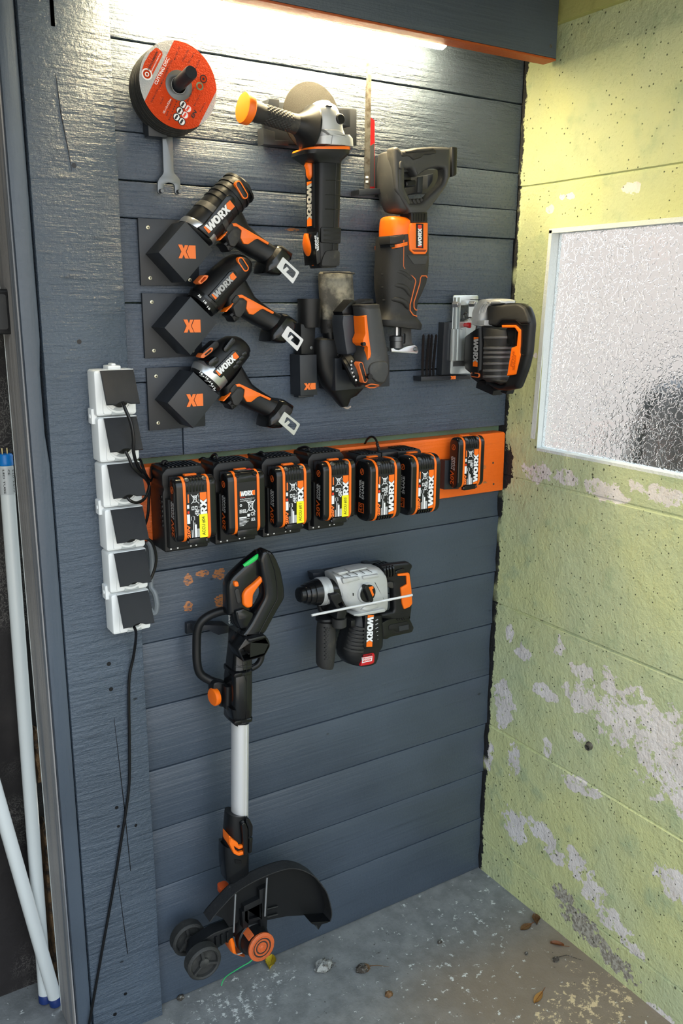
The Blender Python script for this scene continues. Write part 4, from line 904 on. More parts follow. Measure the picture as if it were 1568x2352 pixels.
MB().prism(round_poly(PL(P, [(222, 1650), (300, 1665), (470, 1620), (470, 1720), (330, 1790), (222, 1795)], .08), .003, 2), .05, .0865, .003).build('boot_lip', RUB, t)
MB().prism(round_poly(PL(P, [(530, 1960), (640, 2115), (840, 2118), (880, 1975)], .087), .002, 2), .06, .0872, .001).build('boot_step', GRYP, t)
for pts in ([(478, 1620), (478, 1782), (472, 2150), (490, 2185), (662, 2355), (676, 2400), (600, 2780), (600, 2872), (652, 2948), (712, 2968)], [(862, 2340), (846, 2306), (772, 2306), (752, 2340), (742, 2430), (664, 2735), (664, 2820), (686, 2862), (716, 2867)]):
    MB().tube([at3(P(x, y, .085), .0845 if y < 2500 else .081) for x, y in pts], .0012, 7).build('orange_piping', ORGR, t)
for pts in ([(188, 2290), (300, 2240), (430, 2280), (590, 2440)], [(186, 2500), (300, 2462), (430, 2500), (545, 2650)], [(204, 2710), (300, 2690), (420, 2735), (500, 2840)]):
    MB().tube(smooth_path([at3(P(x, y, .07), o) for (x, y), o in zip(pts, (.056, .077, .082, .079))], 5), [.003] + [.0052] * 13 + [.004, .003][:2], 10).build('boot_ridge', RUB, t)
P = cR2
MB().lathe(at3(P(360, 1330, .05), .05), (0, 0, -1), [(0, .0042), (.026, .0042)], 18).build('plunger', STL, t)
MB().lathe(at3(P(356, 1500, .05), .05), (0, 0, -1), [(0, .008), (.002, .0135), (.010, .0140), (.011, .0128), (.024, .0128), (.025, .010)], 22).build('blade_chuck', DST, t)
MB().prism(PL(P, [(440, 1365), (600, 1385), (612, 1610), (652, 1665), (470, 1680), (440, 1560)], .052), .046, .052, .0008, holes=[slot(P(488, 1490, .052), P(486, 1610, .052), .003)]).build('shoe_post', GRYP, t)
MB().prism(round_poly(PL(P, [(272, 1710), (310, 1705), (352, 1735), (400, 1738), (450, 1712), (520, 1680), (660, 1655), (702, 1690), (720, 1770), (700, 1800), (640, 1795), (280, 1770)], .060), .001, 2), .056, .060, .0008).build('shoe_plate', STL, t)
MB().prism(PL(P, [(160, 1690), (225, 1690), (250, 1740), (240, 1760), (165, 1740)], .055), .03, .055, .001).build('shoe_end', BLK, t)
MB().lathe(at3(P(668, 1725, .06), .060), (0, -1, 0), [(0, .0045), (.002, .0045), (.0032, .003)], 16).build('rivet', DST, t)

# ================================================================== sander, its tray, and the nozzle box
P = cM
t = thing('nozzle_holder', 'narrow black printed box with orange mark left of the sander', 'holder', P(290, 1800, .03), .03)
MB().prism(PL(P, [(170, 1302), (405, 1292), (415, 1850), (180, 1864)], .040), .0016, .040, .001, holes=[]).build('box', PRT, t)
MB().prism(PL(P, [(160, 1860), (372, 1855), (372, 1880), (160, 1892)], .03), .01, .028, .001).build('bottom_lip', PRT, t)
xo = P(228, 1782, .0402); xr_ = P(385, 1782, .0402); xu = P(228, 1690, .0402)
xlogo(t, at3(xo, .0403), (xr_[0] - xo[0], 0, 0), (0, 0, xu[1] - xo[1]))
t = thing('dust_nozzle', 'black round dust adapter tube standing in the narrow printed box', 'nozzle', P(290, 1290, .022), .022)
c1, c2, c3 = P(298, 520, .022), P(300, 870, .022), P(290, 1300, .022); r1 = (P(440, 600, .022)[0] - P(160, 600, .022)[0]) / 2
MB().lathe(at3((c1[0], c1[1]), .022), (0, 0, -1), [(.0, r1 - .003), (0, r1), (c1[1] - c2[1], r1 * .97), (c1[1] - c2[1] + .006, r1 * .93)], 32).build('sleeve', BLK, t)
MB().prism(PL(P, [(180, 860), (405, 868), (385, 1300), (190, 1300)], .034), .006, .034, .006, back=.004).build('tongue', BLK, t)
MB().prism(circ(*P(330, 1200, .035), .0035, 12), .034, .0362, .001).build('tongue_stud', DST, t)

t = thing('sander_tray', 'wide black printed wall tray holding the detail sander', 'holder', P(900, 1780, .03), .03)
MB().prism(PL(P, [(660, 1346), (752, 1346), (762, 1500), (1000, 1500), (1000, 1330), (1415, 1305), (1415, 1730), (665, 1795)], .062), .0016, .062, .001).build('tray', PRT, t)
t = thing('dust_bag', 'grey dusty flat dust bag hanging on the wall above the sander', 'dust bag', P(720, 500, .03), .02)
MB().sil(P, [((500, 142), (910, 140)), ((480, 172), (940, 168)), ((484, 300), (942, 320)), ((500, 520), (958, 560)), ((520, 640), (900, 660)), ((528, 760), (770, 770)), ((532, 830), (745, 830))], .030, oc=.018, d=[.004, .009, .012, .014, .015, .014, .013], e=3).build('bag', DUST, t)
MB().tube([at3(P(500, 160, .03), .029), at3(P(700, 150, .03), .0312), at3(P(930, 172, .03), .029)], .0016, 8).build('seam', RUB, t)
MB().sil(P, [((526, 810), (745, 805)), ((540, 1000), (735, 980))], .034, oc=.020, d=.0165, e=2.4).build('neck_cuff', RUB, t)
for k in range(3): MB().tube([at3(P(548 + k * 22, 870 + k * 4, .036), .036), at3(P(570 + k * 20, 900, .036), .0375), at3(P(556 + k * 20, 930, .036), .036)], .0009, 6).build('cuff_ridge', BLK, t)
t = thing('detail_sander', 'grey and orange cordless detail sander sitting nose down in the tray', 'sander', P(1180, 1700, .09), .09)
MB().sil(P, [((552, 990), (728, 975)), ((570, 1110), (725, 1090))], .036, oc=.022, d=.015, e=2.3).build('dust_port', BLK, t)
MB().sil(P, [((500, 1058), (640, 1085)), ((448, 1090), (760, 1100)), ((428, 1150), (800, 1180)), ((440, 1330), (820, 1370)), ((470, 1500), (860, 1560)), ((540, 1720), (1090, 1760)), ((600, 1800), (1090, 1770)), ((690, 1890), (1010, 1860)), ((740, 1960), (920, 1900)), ((800, 2030), (885, 2010))], .050, oc=.034, d=[.012, .018, .020, .020, .020, .019, .017, .014, .012, .008], e=3).build('sanding_base', BLK, t)
MB().tube([at3(P(x, y, .02), .016) for x, y in ((430, 1330), (425, 1170), (445, 1095), (500, 1055))], .0026, 8).build('pad_edge', GRYP, t)
MB().tube(smooth_path([at3(P(x, y, .024), .022) for x, y in ((575, 1790), (640, 1870), (720, 1965), (820, 2035), (880, 2015))], 4), .0022, 8).build('sanding_sheet', mat('sanding_sheet', (.42, .36, .32), .8), t)
MB().sil(P, [((655, 1130), (770, 1110)), ((650, 1200), (790, 1200)), ((690, 1330), (810, 1350))], .055, oc=.04, d=[.012, .016, .014], e=2.5, dome=True).build('port_elbow', RUB, t)
MB().prism(circ(*P(692, 1300, .05), .004, 14), .045, .0565, .001).build('port_screw', CAB, t)
MB().prism(round_poly(PL(P, [(762, 850), (775, 745), (985, 742), (1030, 1200), (1000, 1262), (830, 1305), (805, 1180)], .088), .003, 2), .05, .088, .003).build('battery_channel', mat('slate_plastic', (.03, .035, .045), .42), t)
MB().prism(PL(P, [(755, 700), (905, 530), (950, 560), (945, 600), (985, 690), (985, 745), (770, 745)], .082), .05, .082, .002).build('channel_flap', CAB, t)
MB().prism(PL(P, [(985, 590), (1130, 520), (1188, 520), (1200, 580), (1150, 600)], .095), .06, .095, .002).build('channel_flap', CAB, t)
MB().sil(P, [((972, 602), (1258, 596)), ((975, 640), (1262, 640)), ((985, 690), (1276, 690)), ((1005, 1000), (1322, 1000)), ((1025, 1230), (1362, 1230)), ((985, 1320), (1378, 1340)), ((955, 1420), (1388, 1430)), ((965, 1540), (1386, 1550)), ((1015, 1660), (1345, 1660)), ((1085, 1725), (1285, 1722))],
         .108, oc=.100, d=[.021, .023, .0245, .026, .027, .029, .030, .030, .026, .018], e=2.6, n=28, dome=False).build('housing', GRYP, t)
MB().sil(P, [((985, 598), (1248, 590)), ((965, 610), (1262, 600)), ((985, 655), (1262, 655))], .108, oc=.100, d=[.014, .0235, .0245], e=2.6).build('rear_rim', RUB, t)
MB().prism(round_poly(PL(P, [(1046, 762), (1082, 744), (1108, 1000), (1142, 1282), (1130, 1335), (1092, 1372), (1096, 1190), (1032, 1135), (1030, 1085), (1062, 1005)], .122), .001, 2), .09, .1265, .0015).build('side_inlay', ORG, t)
MB().prism(circ(*P(1064, 1148, .127), .0036, 14), .12, .1272, 0).build('inlay_hole', CAB, t, 0)
ring = Vector((-.75, .35, -.42)).normalized(); rc = Vector(at3(P(975, 1500, .095), .085))
MB().lathe(rc, ring, [(-.004, .0315), (.002, .0335), (.008, .0335), (.0095, .031), (.014, .031), (.0155, .027)], 40).build('speed_dial', BLK, t)
for k, st in enumerate(('6', '5', '4', '3', '2', '1')):
    x, y = (875, 868, 872, 885, 905, 935)[k], (1390, 1440, 1490, 1545, 1600, 1650)[k]
    text_px(t, 'dial_number', st, P, (x - 2, y - 14), (x + 6, y + 14), (x + 20, y - 22), .113, WHT, .02)
for r_, o1, m_ in ((.0052, .1245, ORGR), (.0034, .1252, CAB)): MB().prism(slot(P(998, 1430, .12), P(1058, 1645, .12), r_), .10, o1, .0006).build('side_vent', m_, t)
MB().prism(round_poly(PL(P, [(1108, 1490), (1130, 1420), (1190, 1385), (1330, 1372), (1378, 1420), (1384, 1550), (1320, 1690), (1220, 1680), (1120, 1580)], .125), .004, 3), .10, .1315, .004, seg=3).build('nose_cap', GRYP, t)
MB().prism(circ(*P(1150, 1598, .132), .0050, 16), .12, .1318, 0).build('cap_hole', CAB, t, 0)
MB().tube(smooth_path([at3(P(x, y, .115), o) for (x, y), o in zip(((1092, 1732), (1140, 1700), (1230, 1712), (1310, 1700)), (.112, .120, .120, .110))], 4), .0014, 7).tube([at3(P(x, y, .112), .110) for x, y in ((1092, 1732), (1140, 1752), (1210, 1750), (1300, 1712))], .0014, 7).build('nose_trim', ORGR, t)

# ================================================================== jigsaw, shelf, jigsaw blades
P = cJ
t = thing('jigsaw_shelf', 'black printed wall shelf with orange mark carrying the jigsaw', 'holder', P(500, 1000, .03), .03)
MB().prism(PL(P, [(222, 975), (760, 962), (762, 1000), (222, 1026)], .028), .0016, .028, .001).build('shelf', PRT, t)
MB().prism(PL(P, [(475, 382), (572, 382), (545, 948), (445, 958)], .020), .0016, .020, .001).build('back_stop', PRT, t)
q = P(542, 1004, .0283); r_ = P(596, 1002, .0283); u_ = P(542, 968, .0283); xlogo(t, at3(q, .0283), (r_[0] - q[0], 0, 0), (0, 0, u_[1] - q[1]))
for k, (xb, xt, lb) in enumerate(((226, 250, 'leftmost black jigsaw blade in the shelf row'), (272, 308, 'second black jigsaw blade from the left in the shelf row'), (308, 340, 'third black jigsaw blade, just right of the second in the shelf'), (345, 388, 'rightmost black jigsaw blade, nearest the jigsaw'))):
    o = .017; w = 24
    t = thing('jigsaw_blade', lb, 'saw blade', P(xb, 960, o), o, 'jigsaw blades in the shelf')
    MB().prism(PL(P, [(xb, 990), (xb + w, 990), (xb + w - 2, 880), (xt + 10, 530), (xt, 508), (xt - 12, 522), (xt - 14, 560), (xb - 2, 880)], o), o - .0007, o + .0006).build('blade', CAB, t, 0)
    tm = MB(); n_ = 20
    for j in range(n_):
        f0, f1 = j / n_, (j + 1) / n_; X = lambda f: xt - 13 + (xb - 1 - xt + 13) * f; Y = lambda f: 550 + 320 * f
        tm.prism(PL(P, [(X(f0), Y(f0)), (X(f1) - 6, Y(f1)), (X(f1), Y(f1))], o), o - .0007, o + .0006)
    o_ = tm.build('teeth', CAB, t, 0); o_['kind'] = 'stuff'
t = thing('jigsaw', 'jigsaw with zinc base plate and black loop handle next to the window', 'saw', cJ(900, 800, .09), .09)
# base plate flat against the wall, machine standing off it square to the boards
MB().prism(round_poly(PL(P, [(575, 86), (846, 86), (812, 940), (540, 948)], .021), .004, 3), .0195, .0215, .0006, holes=[PL(P, [(634, 196), (742, 194), (736, 372), (614, 376)], .021)]).build('base_plate', ZINC, t)
MB().prism(PL(P, [(562, 458), (672, 455), (655, 800), (548, 803)], .026), .0215, .027, .001).build('plate_channel', ZINC, t)
for xa, xb in ((600, 572), (640, 616)): MB().prism(PL(P, [(xa - 6, 110), (xa + 8, 110), (xb + 8, 800), (xb - 6, 800)], .026), .0215, .029, .001).build('plate_rail', ZINC, t)
for q in ((612, 185), (792, 180)): MB().lathe(at3(P(*q, .03), .0215), (.1, -1, 0), [(0, .0070), (.012, .0062), (.014, .0054)], 6).lathe(at3(P(*q, .03), .0215), (.1, -1, 0), [(.014, .0034), (.017, .0030)], 12).build('plate_bolt', STL, t)
MB().prism(PL(P, [(575, 808), (690, 800), (700, 858), (572, 864)], .0225), .0205, .0219).build('plate_slot', GRYP, t, 0)
FRAME.append(1.2755); P = cropX(920, 660, 4.7515)
MB().prism(PL(P, [(735, 128), (880, 132), (880, 142), (735, 136)], .046), .045, .0465).build('saw_blade_tip', CAB, t, 0)
MB().sil(P, [((865, 140), (1010, 122)), ((828, 200), (1000, 160)), ((808, 285), (960, 230)), ((806, 400), (935, 420)), ((818, 412), (925, 425))], .062, oc=.05, d=[.020, .026, .028, .028, .024], e=3).build('gear_head', SIL, t)
MB().sil(P, [((1000, 130), (1010, 190)), ((1060, 122), (1075, 190)), ((1130, 128), (1140, 180)), ((1152, 150), (1152, 178))], .058, oc=.05, d=[.024, .024, .02, .012], e=2.6).build('head_top', SIL, t)
for k in range(3): MB().tube(smooth_path([at3(P(x + k * 34, y - k * 6, .078), .0775) for x, y in ((852, 285), (868, 230), (905, 180))], 3), .0016, 7).build('head_rib', SIL, t)
MB().prism(PL(P, [(828, 365), (922, 358), (918, 415), (826, 405)], .078), .06, .0795, .002).build('head_pad', SIL, t)
MB().prism(round_poly(PL(P, [(690, 360), (780, 330), (826, 285), (940, 285), (925, 350), (828, 365), (812, 470), (780, 540), (720, 570), (672, 520), (668, 420)], .058), .003, 2), .054, .058, .001).build('chip_guard', CLEAR, t)
MB().tube([at3(P(x, y, .05), .05) for x, y in ((690, 340), (685, 300), (705, 275), (730, 290), (735, 330), (770, 330))], .0016, 7).build('guard_wire', DST, t)
MB().lathe(at3(P(668, 410, .058), .058), (1, -.05, 0), [(0, .0045), (.002, .0058), (.008, .0058), (.010, .0044), (.018, .0044), (.020, .0056), (.028, .0056), (.029, .004)], 16).build('selector_knob', RED, t)
MB().sil(P, [((690, 560), (880, 430)), ((682, 620), (885, 600)), ((672, 790), (885, 790)), ((690, 885), (880, 895)), ((752, 930), (880, 960))], .070, oc=.048, d=.027, e=4).build('motor_cover', BLK, t)
MB().prism(PL(P, [(648, 600), (682, 590), (690, 700), (650, 705)], .05), .035, .05, .002).build('side_latch', BLK, t)
MB().sil(P, [((850, 425), (1130, 470)), ((880, 540), (1138, 540)), ((884, 600), (1118, 610)), ((878, 700), (1098, 700)), ((872, 850), (1082, 850)), ((868, 1000), (1075, 1000)), ((900, 1030), (1110, 1040))], .068, oc=.05, d=[.024, .028, .027, .026, .026, .026, .02], e=2.4).build('motor_housing', RUB, t)
for y in (545, 660, 710, 760, 830, 905, 970):
    xr2 = 1138 - max(0, y - 545) * .145
    MB().sil(P, [((882, y - 14), (xr2 + 2, y - 14)), ((882, y - 8), (xr2 + 8, y - 8)), ((880, y + 12), (xr2 + 6, y + 12)), ((880, y + 18), (xr2, y + 18))], .068, oc=.05, d=[.026, .0285, .0285, .026], e=2.4).build('housing_rib', mat('grey_rubber', (.10, .10, .105), .5), t)
zA = P(800, 542, .0765); zB = P(790, 862, .0765); wv = P(848, 545, .0765)
logo(t, at3(zA, .0768), (zB[0] - zA[0], 0, zB[1] - zA[1]), (wv[0] - zA[0], 0, 0), GRYT)
ho = [(945, 200), (1010, 182), (1150, 170), (1290, 174), (1362, 215), (1402, 320), (1412, 400), (1384, 720), (1345, 880), (1290, 1030), (1258, 1106), (1130, 1132), (1010, 1120), (900, 1040), (960, 1000), (1075, 1060), (1130, 1040), (1165, 965), (1216, 660), (1285, 640), (1285, 490), (1255, 438), (1150, 430), (1080, 430), (1000, 440), (940, 400)]
MB().prism(round_poly(PL(P, ho, .066), .005, 3), .046, .066, .009, seg=3, back=.006).build('loop_handle', BLK, t)
MB().prism(round_poly(PL(P, [(1105, 412), (1250, 412), (1312, 468), (1302, 715), (1308, 735), (1256, 950), (1162, 968), (1212, 660), (1270, 640), (1284, 490), (1248, 440), (1108, 440)], .067), .001, 2), .05, .0685, .0015).build('handle_inlay', ORG, t)
text_px(t, 'raised_text', 'POWER', P, (1235, 740), (1215, 905), (1262, 745), .0687, mat('orange_shade', srgb(196, 84, 6), .5), .03)
text_px(t, 'raised_text', 'SHARE', P, (1225, 690), (1195, 860), (1245, 700), .0687, mat('orange_shade', srgb(196, 84, 6), .5), .03)
MB().prism(round_poly(PL(P, [(1148, 438), (1272, 446), (1262, 640), (1205, 655), (1158, 620)], .06), .004, 3), .04, .062, .005).build('trigger', BLK2, t)
MB().prism(round_poly(PL(P, [(940, 200), (1285, 182), (1352, 226), (1394, 330), (1402, 392), (1300, 395), (1250, 362), (1100, 360), (1040, 420), (950, 410)], .067), .005, 3), .05, .0690, .004, seg=3).build('top_pad', RUB, t)
MB().tube([at3(P(x, y, .07), .0690) for x, y in ((1050, 410), (1100, 358), (1252, 358), (1305, 404), (1404, 404))], .0007, 6).tube([at3(P(x, y, .066), .0662) for x, y in ((1345, 470), (1322, 720), (1335, 740), (1372, 738))], .0006, 6).build('shell_seam', CAB, t)
MB().prism(PL(P, [(825, 1040), (900, 1005), (960, 1040), (1012, 1130), (1000, 1180), (815, 1098)], .06), .034, .06, .002).build('battery_foot', BLK, t)
MB().prism(PL(P, [(1080, 1128), (1165, 1122), (1150, 1165), (1100, 1155)], .055), .036, .055, .002).build('foot_latch', BLK, t)
MB().prism(PL(P, [(758, 915), (880, 900), (960, 1000), (1120, 1045), (1080, 1065), (940, 1010), (830, 1040), (765, 990)], .072), .04, .072, .003).build('lower_shell', BLK, t)
for r_, o1, m_ in ((.0050, .0748, ORGR), (.0032, .0755, CAB)): MB().prism(slot(P(785, 952, .073), P(845, 960, .073), r_), .06, o1, .0006).build('cooling_vent', m_, t)
FRAME.clear()

# ================================================================== batteries and chargers
def battery(x0, z0, o0, d, label, sticker=None, side='A', big=False, w=.0735, h=.112):
    "slide-in battery pack seen from its bottom face; x0, z0 = left, lower corner, o0 = back plane, d = depth"
    t = thing('tool_battery', label, 'battery', (x0 + w / 2, z0), o0, 'cordless tool batteries')
    r = min(d * .48, .020); of = o0 + d; wing = .0125; st = .0048
    def prof(g=0.0): return rrect(o0 + d / 2, z0 + h / 2, d + 2 * g, h + 2 * g, r + g, 7)
    MB().prism(prof(), x0 + wing, x0, .004, axis='X', seg=3).build('side_wing', BLK2, t)
    MB().prism(prof(), x0 + w - wing, x0 + w, .004, axis='X', seg=3).build('side_wing', BLK2, t)
    for xa in (x0 + wing, x0 + w - wing - st): MB().prism(prof(.0008), xa, xa + st, 0, axis='X').build('orange_stripe', ORG, t)
    xa, xb = x0 + wing + st, x0 + w - wing - st; cw = xb - xa
    rr = r * .75
    MB().prism(rrect(o0 + d / 2 - .0002, z0 + h / 2, d - .0012, h - .002, rr, 6), xa, xb, 0, axis='X').build('core', BLK, t)
    fo = of - .0006
    V = lambda a, b: Vector((xa + cw * a, -(fo + .0005), z0 + h * b))
    def quad(a0, b0, a1, b1): return [(xa + cw * a0, z0 + h * b0), (xa + cw * a1, z0 + h * b0), (xa + cw * a1, z0 + h * b1), (xa + cw * a0, z0 + h * b1)]
    # side print on the left wing
    sx = x0 - .0003; om = o0 + d / 2
    if not big:
        text(t, 'printed_text', '20V', (sx, -(om + .0045), z0 + h * .08), (0, 0, h * .27), (0, .013, 0), mat('dull_orange_print', srgb(190, 80, 20), .5), .03)
        text(t, 'printed_text', 'POWER', (sx, -(om - .001), z0 + h * .38), (0, 0, h * .26), (0, .006, 0), GRYT, .03); text(t, 'printed_text', 'SHARE', (sx, -(om + .006), z0 + h * .36), (0, 0, h * .26), (0, .006, 0), GRYT, .03)
    else:
        MB().prism([(om - .012, z0 + h * .13), (om + .006, z0 + h * .13), (om + .006, z0 + h * .29), (om - .012, z0 + h * .29)], x0, x0 - .0003, 0, axis='X', holes=[[(om - .010, z0 + h * .145), (om + .004, z0 + h * .145), (om + .004, z0 + h * .275), (om - .010, z0 + h * .275)]]).build('printed_frame', mat('dull_orange_print', srgb(190, 80, 20), .5), t, 0)
        text(t, 'printed_text', '4.0', (sx, -(om + .002), z0 + h * .15), (0, 0, h * .12), (0, .010, 0), mat('dull_orange_print', srgb(190, 80, 20), .5), .02)
        text(t, 'printed_text', 'POWER', (sx, -(om - .002), z0 + h * .38), (0, 0, h * .30), (0, .0075, 0), GRYT, .03); text(t, 'printed_text', 'SHARE', (sx, -(om + .007), z0 + h * .36), (0, 0, h * .30), (0, .0075, 0), GRYT, .03)
    MB().prism(circ(om - .001, z0 + h * .81, .0062, 20), x0, x0 - .0003, 0, axis='X', holes=[circ(om - .001, z0 + h * .81, .0048, 20)]).prism(slot((om - .002, z0 + h * .79), (om, z0 + h * .83), .0012), x0, x0 - .0003, 0, axis='X').build('printed_symbol', mat('dull_orange_print', srgb(190, 80, 20), .5), t, 0)
    # latch button on top, feet at the bottom
    MB().box(xa + cw * .22, xa + cw * .78, o0 + .001, o0 + .010, z0 + h - .001, z0 + h + .0018, .001).build('release_button', ORG, t)
    if side == 'A':
        for k in range(6):
            a_ = .06 + .146 * k
            R = [(o0 + d * .45, z0 + h - .0002), (of - rr * .75, z0 + h - .0004), (of - rr * .25, z0 + h - rr * .35), (of - .0004, z0 + h - rr * .9), (of + .0006, z0 + h * .80), (of - .0015, z0 + h * .77), (of - .004, z0 + h * .80), (o0 + d * .45, z0 + h * .9)]
            MB().prism(R, xa + cw * a_, xa + cw * (a_ + .085), .0006, axis='X').build('cooling_rib', BLK2, t)
        for a_ in (.09, .90): MB().lathe((xa + cw * a_, -(of - rr * .25), z0 + h - rr * .35), (0, -.6, .6), [(-.003, .0042), (.0020, .0042), (.0024, .003)], 12).build('case_screw', DST, t)
        if big:
            for k in range(6): MB().prism([(o0 + d * .5, z0 + .0004), (of - rr * .3, z0 + rr * .2), (of + .0004, z0 + h * .06), (of + .0002, z0 + h * .09), (o0 + d * .5, z0 + h * .08)], xa + cw * (.06 + .146 * k), xa + cw * (.145 + .146 * k), .0006, axis='X').build('foot_rib', BLK2, t)
        else:
            MB().box(xa + cw * .1, xa + cw * .9, of - .012, of - .0015, z0 - .0045, z0 + h * .05, .0015).build('foot_bridge', BLK2, t)
            for a_ in (.06, .94): MB().lathe((xa + cw * a_, -(of - .004), z0 + .002), (0, -.3, -1), [(0, .0030), (.004, .0030), (.0045, .002)], 12).build('foot_boss', BLK2, t)
        lo = .11 if big else .07
        # bottom-face print: word mark and rating reading upwards
        if True:
            lx = V(.97, lo); up = Vector((-cw * .31, 0, 0)); ln = Vector((0, 0, h * (.76 - lo)))
            logo(t, lx, ln, up, thick=.0003)
        text(t, 'printed_text', '20V', V(.16, lo), (0, 0, h * .21), (-cw * .15, 0, 0), ORGP, .05)
        pr = MB(); wq = lambda *a: pr.prism(quad(*a), fo, fo + .0004)
        wq(.03, lo + .225, .17, lo + .37); wq(.05, lo + .46, .15, lo + .52)
        for k in range(3): wq(.23 + .07 * k, lo, .255 + .07 * k, lo + .12 + .11 * ((k * 2) % 3)); wq(.23 + .07 * k, lo + .27, .25 + .07 * k, lo + .33)
        wq(.40, lo, .47, lo + .20)
        for k in range(5): wq(.49 + .025 * k, lo, .50 + .025 * k, lo + .13)
        for (a_, b_) in ((.26, .50), (.41, .50), (.41, .43)): pr.prism(quad(a_, b_, a_ + .12, b_ + .055), fo, fo + .0004, holes=[quad(a_ + .025, b_ + .01, a_ + .095, b_ + .045)])
        for k in range(8): wq(.60, .30 + k * .055, .615, .335 + k * .055)
        ob = pr.build('printed_lines', WHT, t, 0)
        text(t, 'printed_text', 'CE', V(.58, .40 if not big else .48), (0, 0, h * .10), (-cw * .12, 0, 0), WHT, .02)
        MB().prism(quad(.06, lo + .38, .15, lo + .42), fo, fo + .0004).build('printed_mark', REDP, t, 0)
        MB().prism(quad(.09, .62, .15, .75), fo, fo + .0004).build('printed_mark', ORGP, t, 0)
        bn = MB(); c0 = (xa + cw * .42, z0 + h * .665)
        for a_, b_ in (((-.0065, -.0075), (.0065, .0085)), ((-.0065, .0085), (.0065, -.0075))): bn.prism(slot((c0[0] + a_[0], c0[1] + a_[1]), (c0[0] + b_[0], c0[1] + b_[1]), .0004), fo, fo + .0005)
        bn.prism([(c0[0] - .0036, c0[1] + .004), (c0[0] - .0027, c0[1] - .0055), (c0[0] + .0027, c0[1] - .0055), (c0[0] + .0036, c0[1] + .004)], fo, fo + .0004, holes=[[(c0[0] - .0026, c0[1] + .003), (c0[0] - .002, c0[1] - .0045), (c0[0] + .002, c0[1] - .0045), (c0[0] + .0026, c0[1] + .003)]]).prism(slot((c0[0] - .0042, c0[1] + .0055), (c0[0] + .0042, c0[1] + .0055), .0007), fo, fo + .0004)
        bn.build('bin_symbol', WHT, t, 0)
        if sticker:
            MB().prism(quad(.60, .055, .985, .42), fo, fo + .0011).build('sticker', YEL, t, 0)
            text(t, 'sticker_text', sticker, Vector((xa + cw * .87, -(fo + .0013), z0 + h * .09)), (0, 0, h * .29), (-cw * .16, 0, 0), BLK, .0)
    else:
        MB().prism([(o0 + d * .3, z0 + h), (of - rr * .8, z0 + h + .0006), (of - rr * .2, z0 + h - rr * .4), (of - .0004, z0 + h - rr), (of - .0012, z0 + h * .78), (o0 + d * .3, z0 + h * .78)], xa, xb, .001, axis='X').build('top_cover', BLK2, t)
        MB().box(xa + cw * .08, xa + cw * .92, o0 + d * .42, o0 + d * .78, z0 + h + .0004, z0 + h + .0012).build('gauge_panel', RUB, t)
        MB().box(xa + cw * .66, xa + cw * .86, o0 + d * .50, o0 + d * .70, z0 + h + .001, z0 + h + .0022, .0005).build('gauge_button', RED, t)
        for k in range(5): MB().box(xa + cw * (.24 + .07 * k), xa + cw * (.26 + .07 * k), o0 + d * .58, o0 + d * .62, z0 + h + .001, z0 + h + .0014).build('gauge_light', WHT, t, 0)
        for a_ in (.07, .93): MB().lathe((xa + cw * a_, -(of - rr * .3), z0 + h - rr * .45), (0, -.7, .6), [(-.003, .0044), (.0022, .0044), (.0026, .003)], 14).build('case_screw', CAB, t)
        logo(t, V(.14, .62), (cw * .76, 0, 0), (0, 0, h * .08), thick=.0003)
        text(t, 'printed_text', 'Lithium-Ion', V(.14, .595), (cw * .26, 0, 0), (0, 0, h * .015), REDP, .02)
        text(t, 'printed_text', '20V Max Lithium-Ion 18V nom', V(.14, .565), (cw * .72, 0, 0), (0, 0, h * .018), WHT, .02); text(t, 'printed_text', '2.0Ah 36Wh BATTERY', V(.14, .535), (cw * .60, 0, 0), (0, 0, h * .018), WHT, .02)
        pr = MB()
        for a_, b_ in ((.12, .35), (.29, .35)): pr.prism(quad(a_, b_, a_ + .14, b_ + .055), fo, fo + .0004, holes=[quad(a_ + .025, b_ + .009, a_ + .115, b_ + .046)]).prism(circ(xa + cw * (a_ + .07), z0 + h * (b_ + .027), .0012, 8), fo, fo + .0004)
        pr.prism(circ(xa + cw * .19, z0 + h * .475, .0022, 14), fo, fo + .0004, holes=[circ(xa + cw * .19, z0 + h * .475, .0012, 14)])
        pr.prism(quad(.10, .265, .46, .285), fo, fo + .0004).prism(quad(.50, .28, .62, .325), fo, fo + .0004)
        for k in range(6): pr.prism(quad(.10, .245 - .02 * k, (.60, .46, .55, .48, .40, .32)[k], .252 - .02 * k), fo, fo + .0003)
        pr.build('printed_lines', WHT, t, 0)
        text(t, 'printed_text', 'CE', V(.66, .29), (cw * .22, 0, 0), (0, 0, h * .06), WHT, .02); text(t, 'printed_text', 'UKCA', V(.68, .20), (cw * .20, 0, 0), (0, 0, h * .055), WHT, .02)
        bn = MB(); c0 = (xa + cw * .68, z0 + h * .445)
        for a_, b_ in (((-.0085, -.0105), (.0085, .0105)), ((-.0085, .0105), (.0085, -.0105))): bn.prism(slot((c0[0] + a_[0], c0[1] + a_[1]), (c0[0] + b_[0], c0[1] + b_[1]), .0005), fo, fo + .0005)
        bn.prism([(c0[0] - .0048, c0[1] + .005), (c0[0] - .0036, c0[1] - .008), (c0[0] + .0036, c0[1] - .008), (c0[0] + .0048, c0[1] + .005)], fo, fo + .0004, holes=[[(c0[0] - .0036, c0[1] + .004), (c0[0] - .0028, c0[1] - .0068), (c0[0] + .0028, c0[1] - .0068), (c0[0] + .0036, c0[1] + .004)]]).prism(slot((c0[0] - .0052, c0[1] + .0075), (c0[0] + .0052, c0[1] + .0075), .001), fo, fo + .0004)
        bn.build('bin_symbol', WHT, t, 0)
        MB().box(xa, xb, of - .013, of - .001, z0 - .003, z0 + h * .075, .002).build('foot_bridge', BLK2, t)
